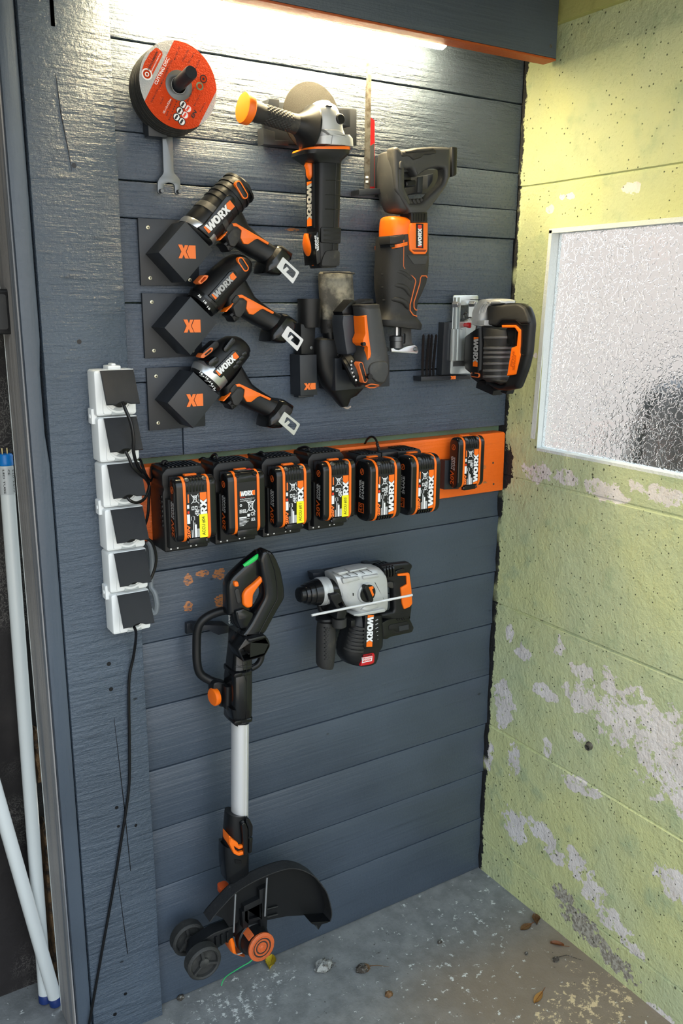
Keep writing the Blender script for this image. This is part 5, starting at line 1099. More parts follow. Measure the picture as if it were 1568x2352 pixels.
        MB().prism([(xa + .0012, z0 + h * q) for q in (.1, .2, .2, .1)][:0] or quad(.005, .12, .03, .22), fo, fo + .0004).prism(quad(.005, .34, .03, .44), fo, fo + .0004).prism(quad(.005, .55, .03, .63), fo, fo + .0004).prism(quad(.965, .45, .99, .55), fo, fo + .0004).build('case_notch', CAB, t, 0)
    return t
def charger(x0, label, reds):
    w, zb, zt, o0, o1 = .081, .985, 1.134, .0122, .074
    t = thing('battery_charger', label, 'charger', (x0 + w / 2, zb), o0, 'single chargers on the orange board')
    pf = [(o0, zb + .010), (o0 + .01, zb), (o1 - .006, zb), (o1, zb + .006), (o1, zt - .012), (o1 - .010, zt), (o0 + .004, zt - .0005), (o0, zt - .004)]
    MB().prism(pf, x0 + .004, x0 + w - .004, 0, axis='X').build('case', BLK, t)
    MB().prism(round_poly([(x0, zb), (x0 + w, zb), (x0 + w, zt - .042), (x0 + w - .003, zt - .036), (x0 + w, zt - .03), (x0 + w, zt - .010), (x0 + w - .010, zt), (x0 + .010, zt), (x0, zt - .010), (x0, zt - .03), (x0 + .003, zt - .036), (x0, zt - .042)], .004, 3), o0 + .001, o1 + .001, .003, back=.002).build('shell', BLK, t)
    for k in range(8): MB().box(x0 + .013 + .0072 * k, x0 + .0162 + .0072 * k, o0 + .016, o1 - .002, zt - .001, zt + .0016, .0004).build('cooling_slat', BLK2, t)
    for k in range(7):
        MB().box(x0 - .0014, x0 + .002, o1 - .012, o1 - .0015, zt - .052 - k * .0085, zt - .0475 - k * .0085, .0005).build('side_rib', BLK2, t)
    for k in range(4): MB().box(x0 + w - .002, x0 + w + .0014, o1 - .012, o1 - .0015, zt - .050 - k * .0085, zt - .0455 - k * .0085, .0005).build('side_rib', BLK2, t)
    MB().prism([(x0 + .011, zt - .033), (x0 + w - .010, zt - .033), (x0 + w - .010, zt - .0135), (x0 + .011, zt - .0135)], o1, o1 + .0014, 0, holes=[[(x0 + .012, zt - .032), (x0 + w - .011, zt - .032), (x0 + w - .011, zt - .0145), (x0 + .012, zt - .0145)]]).build('badge_frame', BLK2, t)
    logo(t, (x0 + .013, -(o1 + .0010), zt - .030), (w - .026, 0, 0), (0, 0, .0135), GRYD, GRYD, .0012)
    MB().box(x0 + .004, x0 + w - .002, o1, o1 + .0145, zb + .010, zt - .052, .003).build('battery_slide', BLK, t)
    for k, (dx, m_) in enumerate(((.011, YLED), (.0235, YLED), (.048, RLED if reds else WHT), (.058, RLED if reds else WHT))):
        MB().prism(circ(x0 + dx, zb + .0115, .0016, 10), o1, o1 + .0022).build('status_light', m_, t, 0) if (k < 2 or reds) else None
        MB().prism(rrect(x0 + dx - .0005, zb + .0065, .0026, .0042 if k < 2 else .003, .0006, 2), o1, o1 + .0016).build('printed_icon', WHT, t, 0)
    return t
GRYD = mat('embossed_black', (.020, .023, .028), .3)
CX = [px(370.5, 1080, .074)[0], px(488.7, 1078, .074)[0], px(600, 1070, .074)[0], px(706.5, 1066, .074)[0]]
clab = ['leftmost single charger, next to the socket strip', 'second single charger from the left, under the battery with a red button', 'third single charger from the left, with red lights below', 'fourth single charger, just left of the wide double charger']
for x, lb, rd in zip(CX, clab, (False, False, True, True)): charger(x, 'black ' + lb, rd)
bl = px(402, 1200, .112)[0] - CX[0]
zb_ = px(402, 1252, .112)[1]
for x, lb, st in ((CX[0], 'slim battery with yellow sticker ACCU #04 in the leftmost charger', 'ACCU #04'), (CX[2], 'slim battery with yellow sticker ACCU #01 in the third charger', 'ACCU #01'), (CX[3], 'slim battery with yellow sticker ACCU #03 in the fourth charger', 'ACCU #03')):
    battery(x + bl, zb_ + .003, .0885, .032, lb, st)
battery(CX[1] + bl, zb_ + .003, .0885, .032, 'slim battery without sticker, with red gauge button, in the second charger', side='B')
# double charger
xd0 = px(817, 1066, .074)[0]; xd1 = px(968, 1050, .074)[0]; zt = 1.122; zb = 1.0
t = thing('double_charger', 'wide black double charger holding two large batteries', 'charger', ((xd0 + xd1) / 2, zb), .0122)
MB().prism(round_poly([(xd0, zb), (xd1, zb), (xd1, zt), (xd0, zt)], .010, 4), .0122, .074, .003, back=.002).build('case', BLK, t)
xm = (xd0 + xd1) / 2
MB().box(xm - .020, xm + .020, .05, .077, zt - .035, zt + .0008, .002).build('centre_block', BLK2, t)
for s_ in (xd0 + .012, xm + .028):
    for k in range(6): MB().box(s_ + .0072 * k, s_ + .0035 + .0072 * k, .028, .073, zt - .001, zt + .0016, .0004).build('cooling_slat', BLK2, t)
for xx in (xd0 + .012, xm + .012): MB().box(xx, xx + .07, .074, .0885, zb + .012, zt - .028, .003).build('battery_slide', BLK, t)
xb1 = px(854, 1180, .135)[0]; xb2 = px(946.5, 1170, .135)[0]; zb1 = px(854, 1198, .135)[1]
battery(xb1 - .010, zb1 - .001, .0885, .054, 'large thick battery in the left slot of the double charger', big=True, h=.118)
battery(xb2 - .010, zb1 - .001, .0885, .054, 'large thick battery in the right slot of the double charger', big=True, h=.118)
# charger leads
def lead(name, P, pts, r, label, m=CAB): return tag(MB().tube(smooth_path([at3(P(x, y, o), o) for x, y, o in pts], 5), r, 9).build(name, m, None), label, 'cable')
lead('charger_lead', cCH, [(230, 265, .045), (250, 225, .043), (290, 215, .040), (300, 240, .040)], .0034, 'short black lead end on top of the leftmost charger')
lead('charger_lead', cCH, [(1122, 215, .045), (1126, 140, .046), (1098, 95, .042), (1060, 110, .032), (1020, 165, .020), (960, 180, .014), (900, 160, .010), (840, 185, .002)], .0026, 'black lead arching behind the top of the second charger')
lead('charger_lead', cC3, [(218, 130, .045), (212, 80, .046), (175, 52, .040), (120, 80, .028), (60, 95, .015), (0, 85, .004)], .0026, 'black lead arching behind the top of the third charger')
lead('charger_lead', cGc, [(88, 240, .045), (88, 212, .045), (62, 200, .036), (22, 210, .020), (5, 225, .004)], .0026, 'black lead arching behind the top of the fourth charger') if 'cGc' in globals() else None
lead('charger_lead', cDC, [(560, 390, .045), (545, 320, .044), (525, 240, .040), (490, 165, .032), (440, 138, .022), (390, 165, .010), (345, 240, -.004)], .0022, 'black lead arching high above the double charger')
g_ = MB()
for k in range(6):
    a = Vector(at3(cDC(558 - k * 8, 375 - k * 26, .045), .045)); b = Vector(at3(cDC(553 - k * 8, 358 - k * 26, .045), .0445)); g_.tube([a, b], .0042 - k * .0003, 10)
tag(g_.build('strain_relief', BLK, None), 'ribbed black strain relief where the lead enters the double charger', 'cable sleeve')
# lone battery on its printed holder
P = cLB
t = thing('battery_mount', 'flat black printed mount for the lone battery at the orange board end', 'holder', P(200, 1250, .03), .013)
MB().prism(PL(P, [(185, 672), (480, 660), (460, 1250), (168, 1258)], .028), .0122, .0290, .001).build('plate', PRT, t)
xl = P(455, 800, .060)[0]; zl = P(530, 1262, .060)[1]
battery(xl - .0015, zl + .002, .0292, .032, 'single battery mounted alone at the right end of the orange board', h=.110)

# ================================================================== rotary hammer
P = cH
t = thing('hammer_bracket', 'black printed wall rail behind the silver rotary hammer', 'holder', P(650, 200, .01), .01)
bx(P, [(270, 218), (1055, 92), (1058, 180), (275, 305)], .0016, .012).build('rail', PRT, t)
bx(P, [(285, 230), (440, 210), (470, 225), (460, 290), (300, 300)], .012, .034).build('hook', PRT, t)
bx(P, [(890, 125), (950, 112), (1055, 140), (1000, 170), (900, 160)], .012, .034).build('hook', PRT, t)
t = thing('rotary_hammer', 'silver and black rotary hammer with white depth rod hanging on the wall', 'hammer drill', P(800, 700, .07), .07)
a = Vector(at3(P(140, 470, .072), .072)); b = Vector(at3(P(600, 395, .072), .072)); ax = (b - a).normalized(); L = (b - a).length; S = L / 460
for nm, m_, pr_ in (('chuck_boot', BLK2, [(-20, 30), (-18, 66), (-8, 76), (30, 80), (36, 92), (50, 97), (70, 99), (76, 108), (96, 114), (120, 116), (126, 124), (150, 128), (200, 134)]), ('tool_bore', CAB, [(-22, 30), (-10, 30)]),
                    ('chuck_ring', SIL, [(196, 134), (202, 140), (232, 142), (238, 136), (246, 136), (252, 142), (296, 138), (300, 130)]), ('chuck_collar', BLK2, [(298, 108), (410, 112)]), ('front_ring', SIL, [(408, 124), (430, 130), (470, 132)])):
    MB().lathe(a, ax, [(q * S, r_ * S * .98) for q, r_ in pr_], 36).build(nm, m_, t)
MB().sil(P, [((505, 232), (610, 590)), ((545, 226), (640, 600)), ((620, 206), (730, 640)), ((750, 176), (800, 706)), ((900, 152), (900, 694)), ((1020, 160), (1010, 672)), ((1072, 212), (1086, 652))], .082, oc=.07, d=[.024, .028, .030, .031, .031, .030, .027], e=4.2, n=32).build('gear_housing', SIL, t)
for i, q in enumerate(([(612, 290), (800, 262), (815, 298), (625, 348)], [(838, 262), (1020, 236), (1028, 268), (850, 298)], [(820, 640), (860, 600), (1000, 572), (1028, 608), (900, 650)], [(560, 230), (690, 205), (700, 225), (600, 262)], [(700, 205), (900, 165), (915, 182), (720, 225)])):
    MB().prism(round_poly(PL(P, q, .101), .002, 2), .08, .103 if i < 3 else .0985, .0015).build('housing_rib', SIL, t)
MB().prism(round_poly(PL(P, [(735, 690), (1086, 620), (1096, 650), (1086, 660), (800, 712), (740, 706)], .1), .002, 2), .05, .1035, .002).build('housing_lip', SIL, t)
for x in (600, 680, 760, 840, 920): MB().tube([at3(P(x - 20, 246 - (x - 600) * .18, .1), .094), at3(P(x + 30, 275 - (x - 600) * .18, .1), .1005)], .0008, 6).build('housing_groove', GRYP, t)
MB().tube([at3(P(980, 330, .1), .1012), at3(P(1085, 520, .1), .099)], .0005, 6).build('housing_seam', GRYP, t)
dcx = P(885, 446, .1); rr = (P(985, 440, .1)[0] - P(785, 440, .1)[0]) / 2
MB().lathe(at3(dcx, .096), (0, -1, 0), [(0, rr), (.008, rr), (.0095, rr * .94)], 40).build('dial_ring', SIL, t)
MB().lathe(at3(dcx, .1), (0, -1, 0), [(0, rr * .84), (.0070, rr * .84), (.0080, rr * .8)], 36).build('mode_dial', BLK2, t)
MB().prism(slot(P(868, 380, .108), P(925, 520, .108), .0048), .104, .1155, .002).build('dial_bar', BLK, t)
MB().prism(PL(P, [(912, 385), (958, 372), (968, 395), (950, 412), (972, 470), (956, 492)], .108), .1, .1086).build('dial_mark', ORG, t, 0)
MB().prism(PL(P, [(738, 452), (744, 452), (744, 482), (738, 482)], .1015), .09, .1021).build('index_mark', BLK, t, 0)
# motor, hanging below
MB().sil(P, [((735, 690), (1045, 670)), ((690, 760), (1050, 780)), ((640, 900), (1055, 900)), ((600, 1020), (1048, 1030)), ((588, 1100), (1010, 1080)), ((600, 1170), (995, 1160)), ((640, 1225), (975, 1210)), ((720, 1250), (930, 1240))], .072, oc=.068, d=[.028, .030, .032, .033, .033, .033, .030, .022], e=2.5, n=28).build('motor_housing', BLK, t)
for k in range(7): MB().sil(P, [((680 - k * 13, 790 + k * 42), (860 - k * 3, 800 + k * 42)), ((676 - k * 13, 812 + k * 42), (858 - k * 3, 822 + k * 42))], .072, oc=.069, d=.0335, e=2.4).build('motor_rib', RUB, t)
MB().prism(round_poly(PL(P, [(868, 692), (980, 690), (985, 1040), (955, 1075), (862, 1085), (845, 1050)], .1), .003, 3), .07, .1025, .002).build('badge_panel', BLK2, t)
for k in range(6): MB().prism(PL(P, [(990, 760 + k * 44), (1018, 745 + k * 44), (1018, 752 + k * 44), (990, 768 + k * 44)], .098), .07, .0985).build('vent_slot', GRYT, t, 0)
zA = P(902, 702, .103); zB = P(886, 1058, .103); wv = P(968, 700, .103); logo(t, at3(zA, .103), (zB[0] - zA[0], 0, zB[1] - zA[1]), (wv[0] - zA[0], 0, wv[1] - zA[1]))
MB().prism(round_poly(PL(P, [(838, 1142), (955, 1118), (968, 1135), (962, 1225), (930, 1245), (805, 1268), (820, 1210)], .098), .002, 2), .07, .1035, .002).build('motor_tag', RED, t)
MB().prism(PL(P, [(845, 1180), (955, 1160), (950, 1215), (838, 1240)], .1037), .10, .1039).build('tag_label', WHT, t, 0)
text_px(t, 'tag_text', 'BRUSHLESS', P, (850, 1202), (948, 1182), (851, 1186), .1042, REDP, .02); text_px(t, 'tag_text', 'MOTOR', P, (846, 1230), (944, 1208), (848, 1210), .1042, REDP, .05)
for k in range(7): MB().prism(PL(P, [(848 + k * 15, 1160 - k * 3), (858 + k * 15, 1158 - k * 3), (858 + k * 15, 1168 - k * 3), (848 + k * 15, 1170 - k * 3)], .1037), .10, .1040).build('tag_mark', BLK, t, 0)
# side handle with clamp and depth rod
MB().prism(round_poly(PL(P, [(470, 470), (580, 452), (660, 605), (665, 660), (640, 745), (545, 745), (560, 640), (485, 520)], .108), .003, 2), .05, .110, .002, holes=[PL(P, [(568, 572), (605, 552), (630, 590), (592, 612)], .108)]).build('clamp', BLK, t)
MB().lathe(at3(P(600, 742, .104), .098), (0, 0, -1), [(0, .0145), (.017, .0145), (.019, .012)], 24).build('clamp_knob', RUB, t)
MB().box(P(685, 770, .09)[0], P(735, 770, .09)[0], .06, .1, P(700, 812, .09)[1], P(700, 745, .09)[1], .002).build('clamp_stop', BLK, t)
MB().tube([at3(P(345, 560, .06), .06), at3(P(370, 640, .06), .06), at3(P(450, 700, .065), .065)], .005, 10).build('clamp_strap', BLK, t)
MB().lathe(at3(P(430, 700, .07), .07), (0, 0, -1), [(0, .012), (.003, .020), (.007, .021), (.010, .0185), (.015, .014)], 30).build('hand_guard', BLK, t)
MB().sil(P, [((352, 770), (512, 780)), ((342, 860), (526, 870)), ((338, 1000), (526, 1010)), ((334, 1150), (516, 1160)), ((336, 1250), (506, 1255)), ((352, 1285), (495, 1290))], .07, d=[.016, .0185, .019, .018, .0175, .015], e=2.2).build('side_handle', RUB, t)
kn = MB()
for i in range(17):
    for k in range(4):
        x, y = 428 + k * 26 + (i % 2) * 12, 850 + i * 22
        if x < 520: kn.prism(PL(P, [(x - 9, y), (x, y - 9), (x + 9, y), (x, y + 9)], .088), .080, .0885 if x < 490 else .0865, .0006, seg=1)
ob = kn.build('grip_knurling', RUB, t, 0); ob['kind'] = 'stuff'
MB().tube([at3(P(272, 702, .113), .113), at3(P(1402, 474, .113), .113)], .0026, 14).build('depth_rod', mat('white_rod', (.72, .72, .72), .3, .2), t)
# rear handle with battery foot
oh = [(1060, 150), (1180, 128), (1370, 106), (1412, 138), (1415, 165), (1390, 205), (1402, 420), (1410, 600), (1398, 690), (1390, 760), (1200, 760), (1050, 740), (1045, 690), (1190, 662), (1200, 640), (1192, 420), (1185, 340), (1090, 310), (1085, 220)]
MB().prism(round_poly(PL(P, oh, .088), .003, 3), .070, .088, .006, seg=3, back=.004).build('rear_handle', BLK, t)
for k in range(4): MB().sil(P, [((1066 + k * 32, 146 - k * 6), (1072 + k * 32, 300 - k * 8)), ((1082 + k * 32, 142 - k * 6), (1090 + k * 32, 298 - k * 8))], .085, oc=.07, d=.0235, e=3).build('bellows_ring', BLK2, t)
MB().prism(round_poly(PL(P, [(1238, 236), (1360, 222), (1370, 232), (1392, 400), (1402, 570), (1372, 608), (1310, 632), (1288, 570), (1272, 392), (1342, 352), (1336, 256), (1240, 260)], .09), .0015, 2), .07, .0915, .0015).build('handle_inlay', ORG, t)
MB().prism(slot(P(1225, 215, .09), P(1300, 190, .09), .0040), .08, .0925, .002).build('direction_switch', BLK2, t)
MB().prism(round_poly(PL(P, [(1090, 330), (1170, 300), (1212, 320), (1208, 385), (1165, 395), (1100, 372)], .08), .003, 2), .055, .086, .003).build('trigger', RUB, t)
MB().prism(round_poly(PL(P, [(1042, 790), (1130, 740), (1330, 715), (1385, 755), (1422, 840), (1400, 895), (1150, 950), (1115, 976), (1052, 968)], .085), .003, 2), .048, .088, .005).build('battery_foot', BLK2, t)
MB().prism(round_poly(PL(P, [(1140, 822), (1160, 808), (1350, 768), (1395, 830), (1385, 865), (1235, 895), (1200, 870), (1140, 870)], .089), .002, 2), .08, .0895, .001).build('foot_panel', BLK, t)
MB().prism(PL(P, [(1252, 825), (1360, 803), (1362, 858), (1254, 880)], .0895), .08, .0905, 0).build('foot_badge', GRYD, t, 0)
for k in range(4): MB().prism(PL(P, [(1230 + k * 26, 742 - k * 4), (1242 + k * 26, 740 - k * 4), (1258 + k * 26, 762 - k * 4), (1244 + k * 26, 764 - k * 4)], .0885), .08, .0892).build('vent_slot', CAB, t, 0)

# ================================================================== string trimmer
P = cT
t = thing('trimmer_bracket', 'black printed wall hook holding the string trimmer loop handle', 'holder', P(190, 1040, .02), .01)
bx(P, [(150, 985), (235, 965), (235, 1090), (150, 1110)], .0016, .012).build('base_plate', PRT, t)
bx(P, [(235, 1010), (400, 1000), (640, 1010), (640, 1090), (520, 1118), (400, 1060), (235, 1085)], .0016, .030).build('arm', PRT, t)
screw(t, P(215, 1045, .012), .0121, .003)
t = thing('string_trimmer', 'black and orange string trimmer with silver shaft hanging upright by the wall', 'trimmer', P(800, 2200, .08), .08)
P = cT; oM = .085
sx_ = P(775, 2200, oM)[0]
# silver shaft
zt_, zb_s = P(775, 2130, oM)[1], cTB(655, 300, oM)[1]
MB().lathe((sx_, -oM, zt_), (cTB(655, 260, oM)[0] - sx_, 0, zb_s - zt_), [(0, .0170), (zt_ - zb_s, .0170)], 30).tube([(sx_ + .006, -oM - .0158, zt_), (cTB(655, 260, oM)[0] + .006, -oM - .0158, zb_s)], .0013, 8).build('shaft', ALU, t)
# main body
MB().sil(P, [((735, 1090), (930, 1100)), ((720, 1300), (936, 1300)), ((708, 1550), (937, 1530)), ((706, 1700), (936, 1650)), ((704, 2000), (934, 1980)), ((702, 2130), (930, 2110)), ((716, 2185), (905, 2180)), ((740, 2205), (880, 2200))], [.096, .096, .104, .110, .110, .110, .110, .110], oc=[.075, .075, .080, .083, .083, .083, .083, .083], d=[.021, .021, .024, .028, .028, .027, .023, .018], e=5, n=32).build('upper_housing', BLK2, t)
for y0 in (1560, 2120):
    MB().sil(P, [((706, y0 + 10), (938, y0 - 35)), ((704, y0 + 18), (940, y0 - 28)), ((703, y0 + 50), (938, y0 + 4)), ((705, y0 + 58), (936, y0 + 12))], .110, oc=.083, d=[.028, .0295, .0295, .028], e=4.5).build('housing_band', BLK2, t)
    MB().prism(slot(P(726, y0 + 34, .112), P(778, y0 + 24, .112), .0042), .09, .1128, .001).build('band_recess', CAB, t)
MB().tube([at3(P(x, y, .111), .1112) for x, y in ((852, 1430), (850, 1600), (846, 2000), (842, 2180))], .0005, 6).tube([at3(P(x, y, .111), .1112) for x, y in ((712, 1492), (800, 1502), (900, 1480), (935, 1465))], .0005, 6).build('shell_seam', CAB, t)
# loop handle: motor-side arm
og = [(1012, 152), (1060, 132), (1040, 230), (1035, 420), (1020, 480), (915, 640), (915, 790), (925, 880), (925, 900), (850, 1025), (770, 1060), (720, 1010), (690, 900), (640, 900), (632, 560), (648, 500), (700, 420), (870, 262)]
MB().prism(round_poly(PL(P, og, .105), .006, 3), .076, .105, .008, seg=3, back=.006).build('grip', BLK2, t)
MB().prism(round_poly(PL(P, [(1045, 140), (1090, 121), (1160, 148), (1215, 240), (1262, 360), (1300, 560), (1306, 690), (1200, 870), (1075, 1105), (980, 1150), (830, 1155), (800, 1130), (900, 1000), (1068, 680), (1062, 560), (1030, 400), (1008, 240)], .118), .006, 3), .088, .118, .007, seg=3, back=.006).build('rear_loop', BLK2, t)
MB().tube([at3(P(x, y, .1185), .1186) for x, y in ((1098, 130), (1180, 360), (1210, 560), (1212, 690), (1100, 900), (985, 1120))], .0005, 6).build('loop_seam', CAB, t)
MB().prism(round_poly(PL(P, [(704, 830), (800, 800), (918, 850), (925, 890), (852, 1030), (770, 1045), (730, 960)], .108), .003, 2), .08, .113, .004).build('grip_facet', BLK2, t)
MB().prism(round_poly(PL(P, [(1028, 408), (1040, 470), (955, 580), (918, 640), (912, 780), (850, 800), (802, 762), (796, 640), (830, 580), (930, 500)], .107), .004, 3), .075, .112, .004, seg=3).build('trigger', ORG, t)
MB().prism(round_poly(PL(P, [(694, 488), (745, 484), (756, 545), (705, 552)], .108), .003, 2), .09, .111, .002).build('lock_button', ORG, t)
MB().prism(slot(P(735, 600, .106), P(760, 720, .106), .0045), .08, .1075, .002).build('grip_relief', RUB, t)
MB().tube(smooth_path([at3(P(x, y, .098), o) for (x, y), o in zip(((818, 308), (880, 250), (950, 195), (1008, 162)), (.099, .102, .103, .101))], 5), .0042, 9).build('green_glow_strip', GRNG, t)  # green sheen on the grip edge, put in as a faintly glowing strip
text(t, 'printed_text', 'POWER SHARE', (P(640, 975, .085)[0] - .0005, -.094, P(634, 975, .085)[1]), (0, 0, P(634, 740, .085)[1] - P(634, 975, .085)[1]), (0, .008, 0), WHT, .03)
# battery bay
MB().prism(round_poly(PL(P, [(738, 1290), (832, 1152), (865, 1160), (1060, 1115), (1122, 1215), (1120, 1250), (1060, 1362), (940, 1400), (802, 1432)], .125), .003, 2), .085, .128, .003, holes=[PL(P, [(900, 1262), (905, 1215), (1075, 1165), (1092, 1205), (1040, 1310), (900, 1350)], .125)]).build('battery_bay', BLK2, t)
for k in range(4): MB().prism(PL(P, [(868 + k * 38, 1345 - k * 10), (878 + k * 38, 1342 - k * 10), (905 + k * 32, 1250 - k * 4), (898 + k * 32, 1250 - k * 4)], .112), .1, .113).build('contact_blade', DST, t, 0)
MB().prism(round_poly(PL(P, [(835, 1158), (1055, 1106), (1085, 1150), (870, 1200)], .125), .003, 2), .09, .131, .003).build('bay_hood', BLK2, t)
MB().tube(smooth_path([at3(P(x, y, .07), .066) for x, y in ((925, 790), (965, 830), (985, 900))], 4), .006, 10).tube(smooth_path([at3(P(x, y, .07), .060) for x, y in ((1050, 1340), (1045, 1420), (1000, 1490), (930, 1530))], 4), .0065, 10).build('loop_far_side', BLK, t)
# auxiliary D handle towards the wall
MB().tube(smooth_path([at3(P(x, y, o), o) for x, y, o in ((660, 832, .070), (560, 835, .060), (420, 885, .050), (320, 960, .046), (272, 1060, .044), (262, 1250, .044), (268, 1440, .046), (305, 1570, .048), (400, 1640, .052), (480, 1672, .056), (560, 1700, .060))], 5), .0082, 14).build('assist_handle', BLK, t)
MB().prism(round_poly(PL(P, [(455, 1680), (520, 1660), (640, 1690), (640, 1960), (545, 1968), (470, 1900), (450, 1800)], .072), .006, 3), .052, .074, .004).build('handle_hub', BLK, t)
MB().sil(P, [((560, 1700), (640, 1690)), ((560, 1950), (640, 2000))], .075, d=.016, e=3).build('hub_arm', BLK, t)
kc = P(492, 1858, .078)
MB().lathe((kc[0] + .004, -.070, kc[1]), (-1, -.18, .02), [(0, .0165), (.002, .0172), (.0075, .0172), (.0095, .0150), (.010, .012)], 18).build('lock_knob', ORG, t, 25)
MB().sil(P, [((618, 1950), (700, 1960)), ((640, 2060), (710, 2080)), ((680, 2150), (720, 2160))], .09, d=[.02, .018, .015], e=3).build('hub_gusset', BLK2, t)
# lower clamp and sleeve
P = cTB
MB().sil(P, [((572, 195), (735, 195)), ((568, 260), (740, 262)), ((560, 360), (740, 360)), ((552, 440), (745, 440)), ((545, 500), (752, 500))], .1, oc=.085, d=[.021, .023, .024, .024, .023], e=2.6).build('clamp_sleeve', BLK, t)
MB().prism(round_poly(PL(P, [(668, 260), (700, 245), (722, 300), (722, 520), (690, 525)], .115), .003, 2), .09, .118, .002).build('clamp_jaw', BLK2, t)
MB().prism(round_poly(PL(P, [(712, 215), (742, 225), (768, 280), (765, 365), (735, 372), (735, 380), (768, 378), (760, 500), (735, 515), (728, 300), (705, 245)], .112), .002, 2), .085, .113, .002).build('clamp_jaw', BLK2, t)
MB().prism(round_poly(PL(P, [(558, 350), (585, 378), (632, 410), (640, 432), (686, 428), (686, 452), (640, 466), (600, 440), (612, 472), (640, 492), (686, 478), (686, 510), (640, 522), (600, 505), (560, 420)], .108), .001, 2), .085, .114, .002).build('clamp_lever', ORG, t)
MB().sil(P, [((540, 470), (752, 500)), ((542, 560), (752, 545)), ((545, 640), (752, 660)), ((560, 760), (740, 760))], .105, oc=.083, d=[.021, .024, .024, .022], e=4).build('lower_sleeve', BLK2, t)
MB().prism(PL(P, [(618, 562), (672, 572), (668, 602), (620, 592)], .108), .09, .1085).build('sleeve_notch', CAB, t)
MB().sil(P, [((480, 790), (560, 760)), ((478, 830), (575, 790)), ((500, 850), (580, 830))], .08, d=.012, e=3).build('pivot_pedal', mat('faded_orange', srgb(196, 78, 28), .5), t)
# motor head under the guard
MB().sil(P, [((600, 740), (740, 720)), ((600, 900), (860, 900)), ((610, 1080), (860, 1050)), ((600, 1200), (800, 1180))], .085, oc=.075, d=[.022, .026, .028, .026], e=3).build('motor_head', BLK, t)
MB().sil(P, [((528, 1130), (560, 1140)), ((532, 1220), (590, 1210)), ((550, 1290), (600, 1300)), ((580, 1318), (690, 1345))], .08, d=[.018, .022, .022, .016], e=3).build('edging_guide', ORG, t)
# guard: half dish, open towards the viewer
fr = [(405, 1085), (440, 1035), (520, 945), (620, 842), (750, 758), (888, 692), (1000, 652), (1092, 634), (1190, 650), (1290, 706), (1360, 790), (1395, 850), (1425, 960), (1432, 1030), (1420, 1078)]
fr = [tuple(q)[:2] for q in smooth_path([(x, y, 0) for x, y in fr], 3)]
o1, o0 = .128, .100
RF = [P(x, y, o1) for x, y in fr]
cen = P(850, 1080, o1)
gm = MB(); n_ = len(RF); V = []
for (X, Z) in RF:
    v = Vector((X - cen[0], Z - cen[1])); L_ = v.length; k1 = (L_ - .0022) / L_
    V += [(X, -o1, Z), (cen[0] + v.x * k1, -o1, cen[1] + v.y * k1), (cen[0] + v.x * k1, -o0, cen[1] + v.y * k1), (X, -(o0 - .002), Z)]
F_ = []
for i in range(n_ - 1):
    for j in range(4): F_.append((i * 4 + j, i * 4 + (j + 1) % 4, (i + 1) * 4 + (j + 1) % 4, (i + 1) * 4 + j))
F_ += [(0, 1, 2, 3), tuple((n_ - 1) * 4 + j for j in (3, 2, 1, 0))]
MB().add(V, F_).build('guard_skirt', mat('scuffed_black', (.017, .017, .018), .5, grain=(300, .6, .002), var=((.12, .12, .11), 70, .58, .85)), t)
bp = [P(x, y, o1) for x, y in fr] + [P(x, y, o1) for x, y in ((1300, 1092), (1100, 1105), (890, 1150), (860, 1080), (720, 1090), (690, 1160), (620, 1200), (575, 1130), (500, 1095))]
MB().prism(bp, o0 - .002, o0, 0).build('guard_plate', BLK, t)
MB().prism(PL(P, [(1250, 1090), (1420, 1080), (1390, 1095), (1345, 1108), (1318, 1152), (1305, 1118), (1265, 1105)], .13), .085, .13, .001).build('line_cutter', BLK2, t)
for x0, x1 in ((685, 690), (830, 845)): MB().prism(PL(P, [(x0 - 40, 960 if x0 < 700 else 780), (x1 + 20, 940 if x0 < 700 else 745), (x1 + 10, 1090), (x0 - 30, 1100)], .095), .098, .112, .001).build('guard_rib', BLK, t)
MB().prism(PL(P, [(690, 950), (830, 880), (830, 1040), (690, 1080)], .11), .098, .112, .002, holes=[PL(P, [(710, 962), (812, 910), (812, 1025), (710, 1058)], .1)]).build('guard_rib', BLK, t)
for y in (960, 1025): MB().tube([at3(P(880, y + 20, .103), .103), at3(P(975, y - 5, .103), .103)], .0022, 6).build('guard_rib', BLK, t)
for pts in (((622, 848), (607, 1170)), ((886, 712), (868, 1035))): MB().tube([at3(P(*q, .118), .118) for q in pts], .0019, 9).build('guide_wire', STL, t)
MB().tube(smooth_path([at3(P(x, y, .1), .098) for x, y in ((600, 1270), (600, 1330), (625, 1358), (660, 1356), (690, 1342))], 4), .0018, 8).build('guide_wire', STL, t)
# spool
sc = P(760, 1215, .10); fc = P(842, 1297, .140)
A_ = Vector(at3(sc, .095)); B_ = Vector(at3(fc, .140)); ax = (B_ - A_).normalized(); L = (B_ - A_).length
MB().lathe(A_, ax, [(-.012, .030), (-.002, .034), (.010, .0335), (.012, .030), (L - .004, .0275)], 36).build('spool_housing', BLK, t)
MB().lathe(A_, ax, [(L - .006, .0265), (L - .004, .0285), (L, .0285), (L + .001, .0265)], 40).build('spool_cap', mat('worn_orange', srgb(196, 92, 44), .5, grain=(900, .3, .0006), var=(srgb(150, 84, 52), 120, .5, .75)), t)
for q, w_ in ((.021, .0012), (.0155, .0014), (.0085, .0012)): MB().lathe(A_, ax, [(L + .0005, q + w_), (L + .0022, q + w_ * .7), (L + .0022, q - w_ * .7), (L + .0005, q - w_)], 36).build('cap_ring', mat('worn_orange', (1, 1, 1)), t)
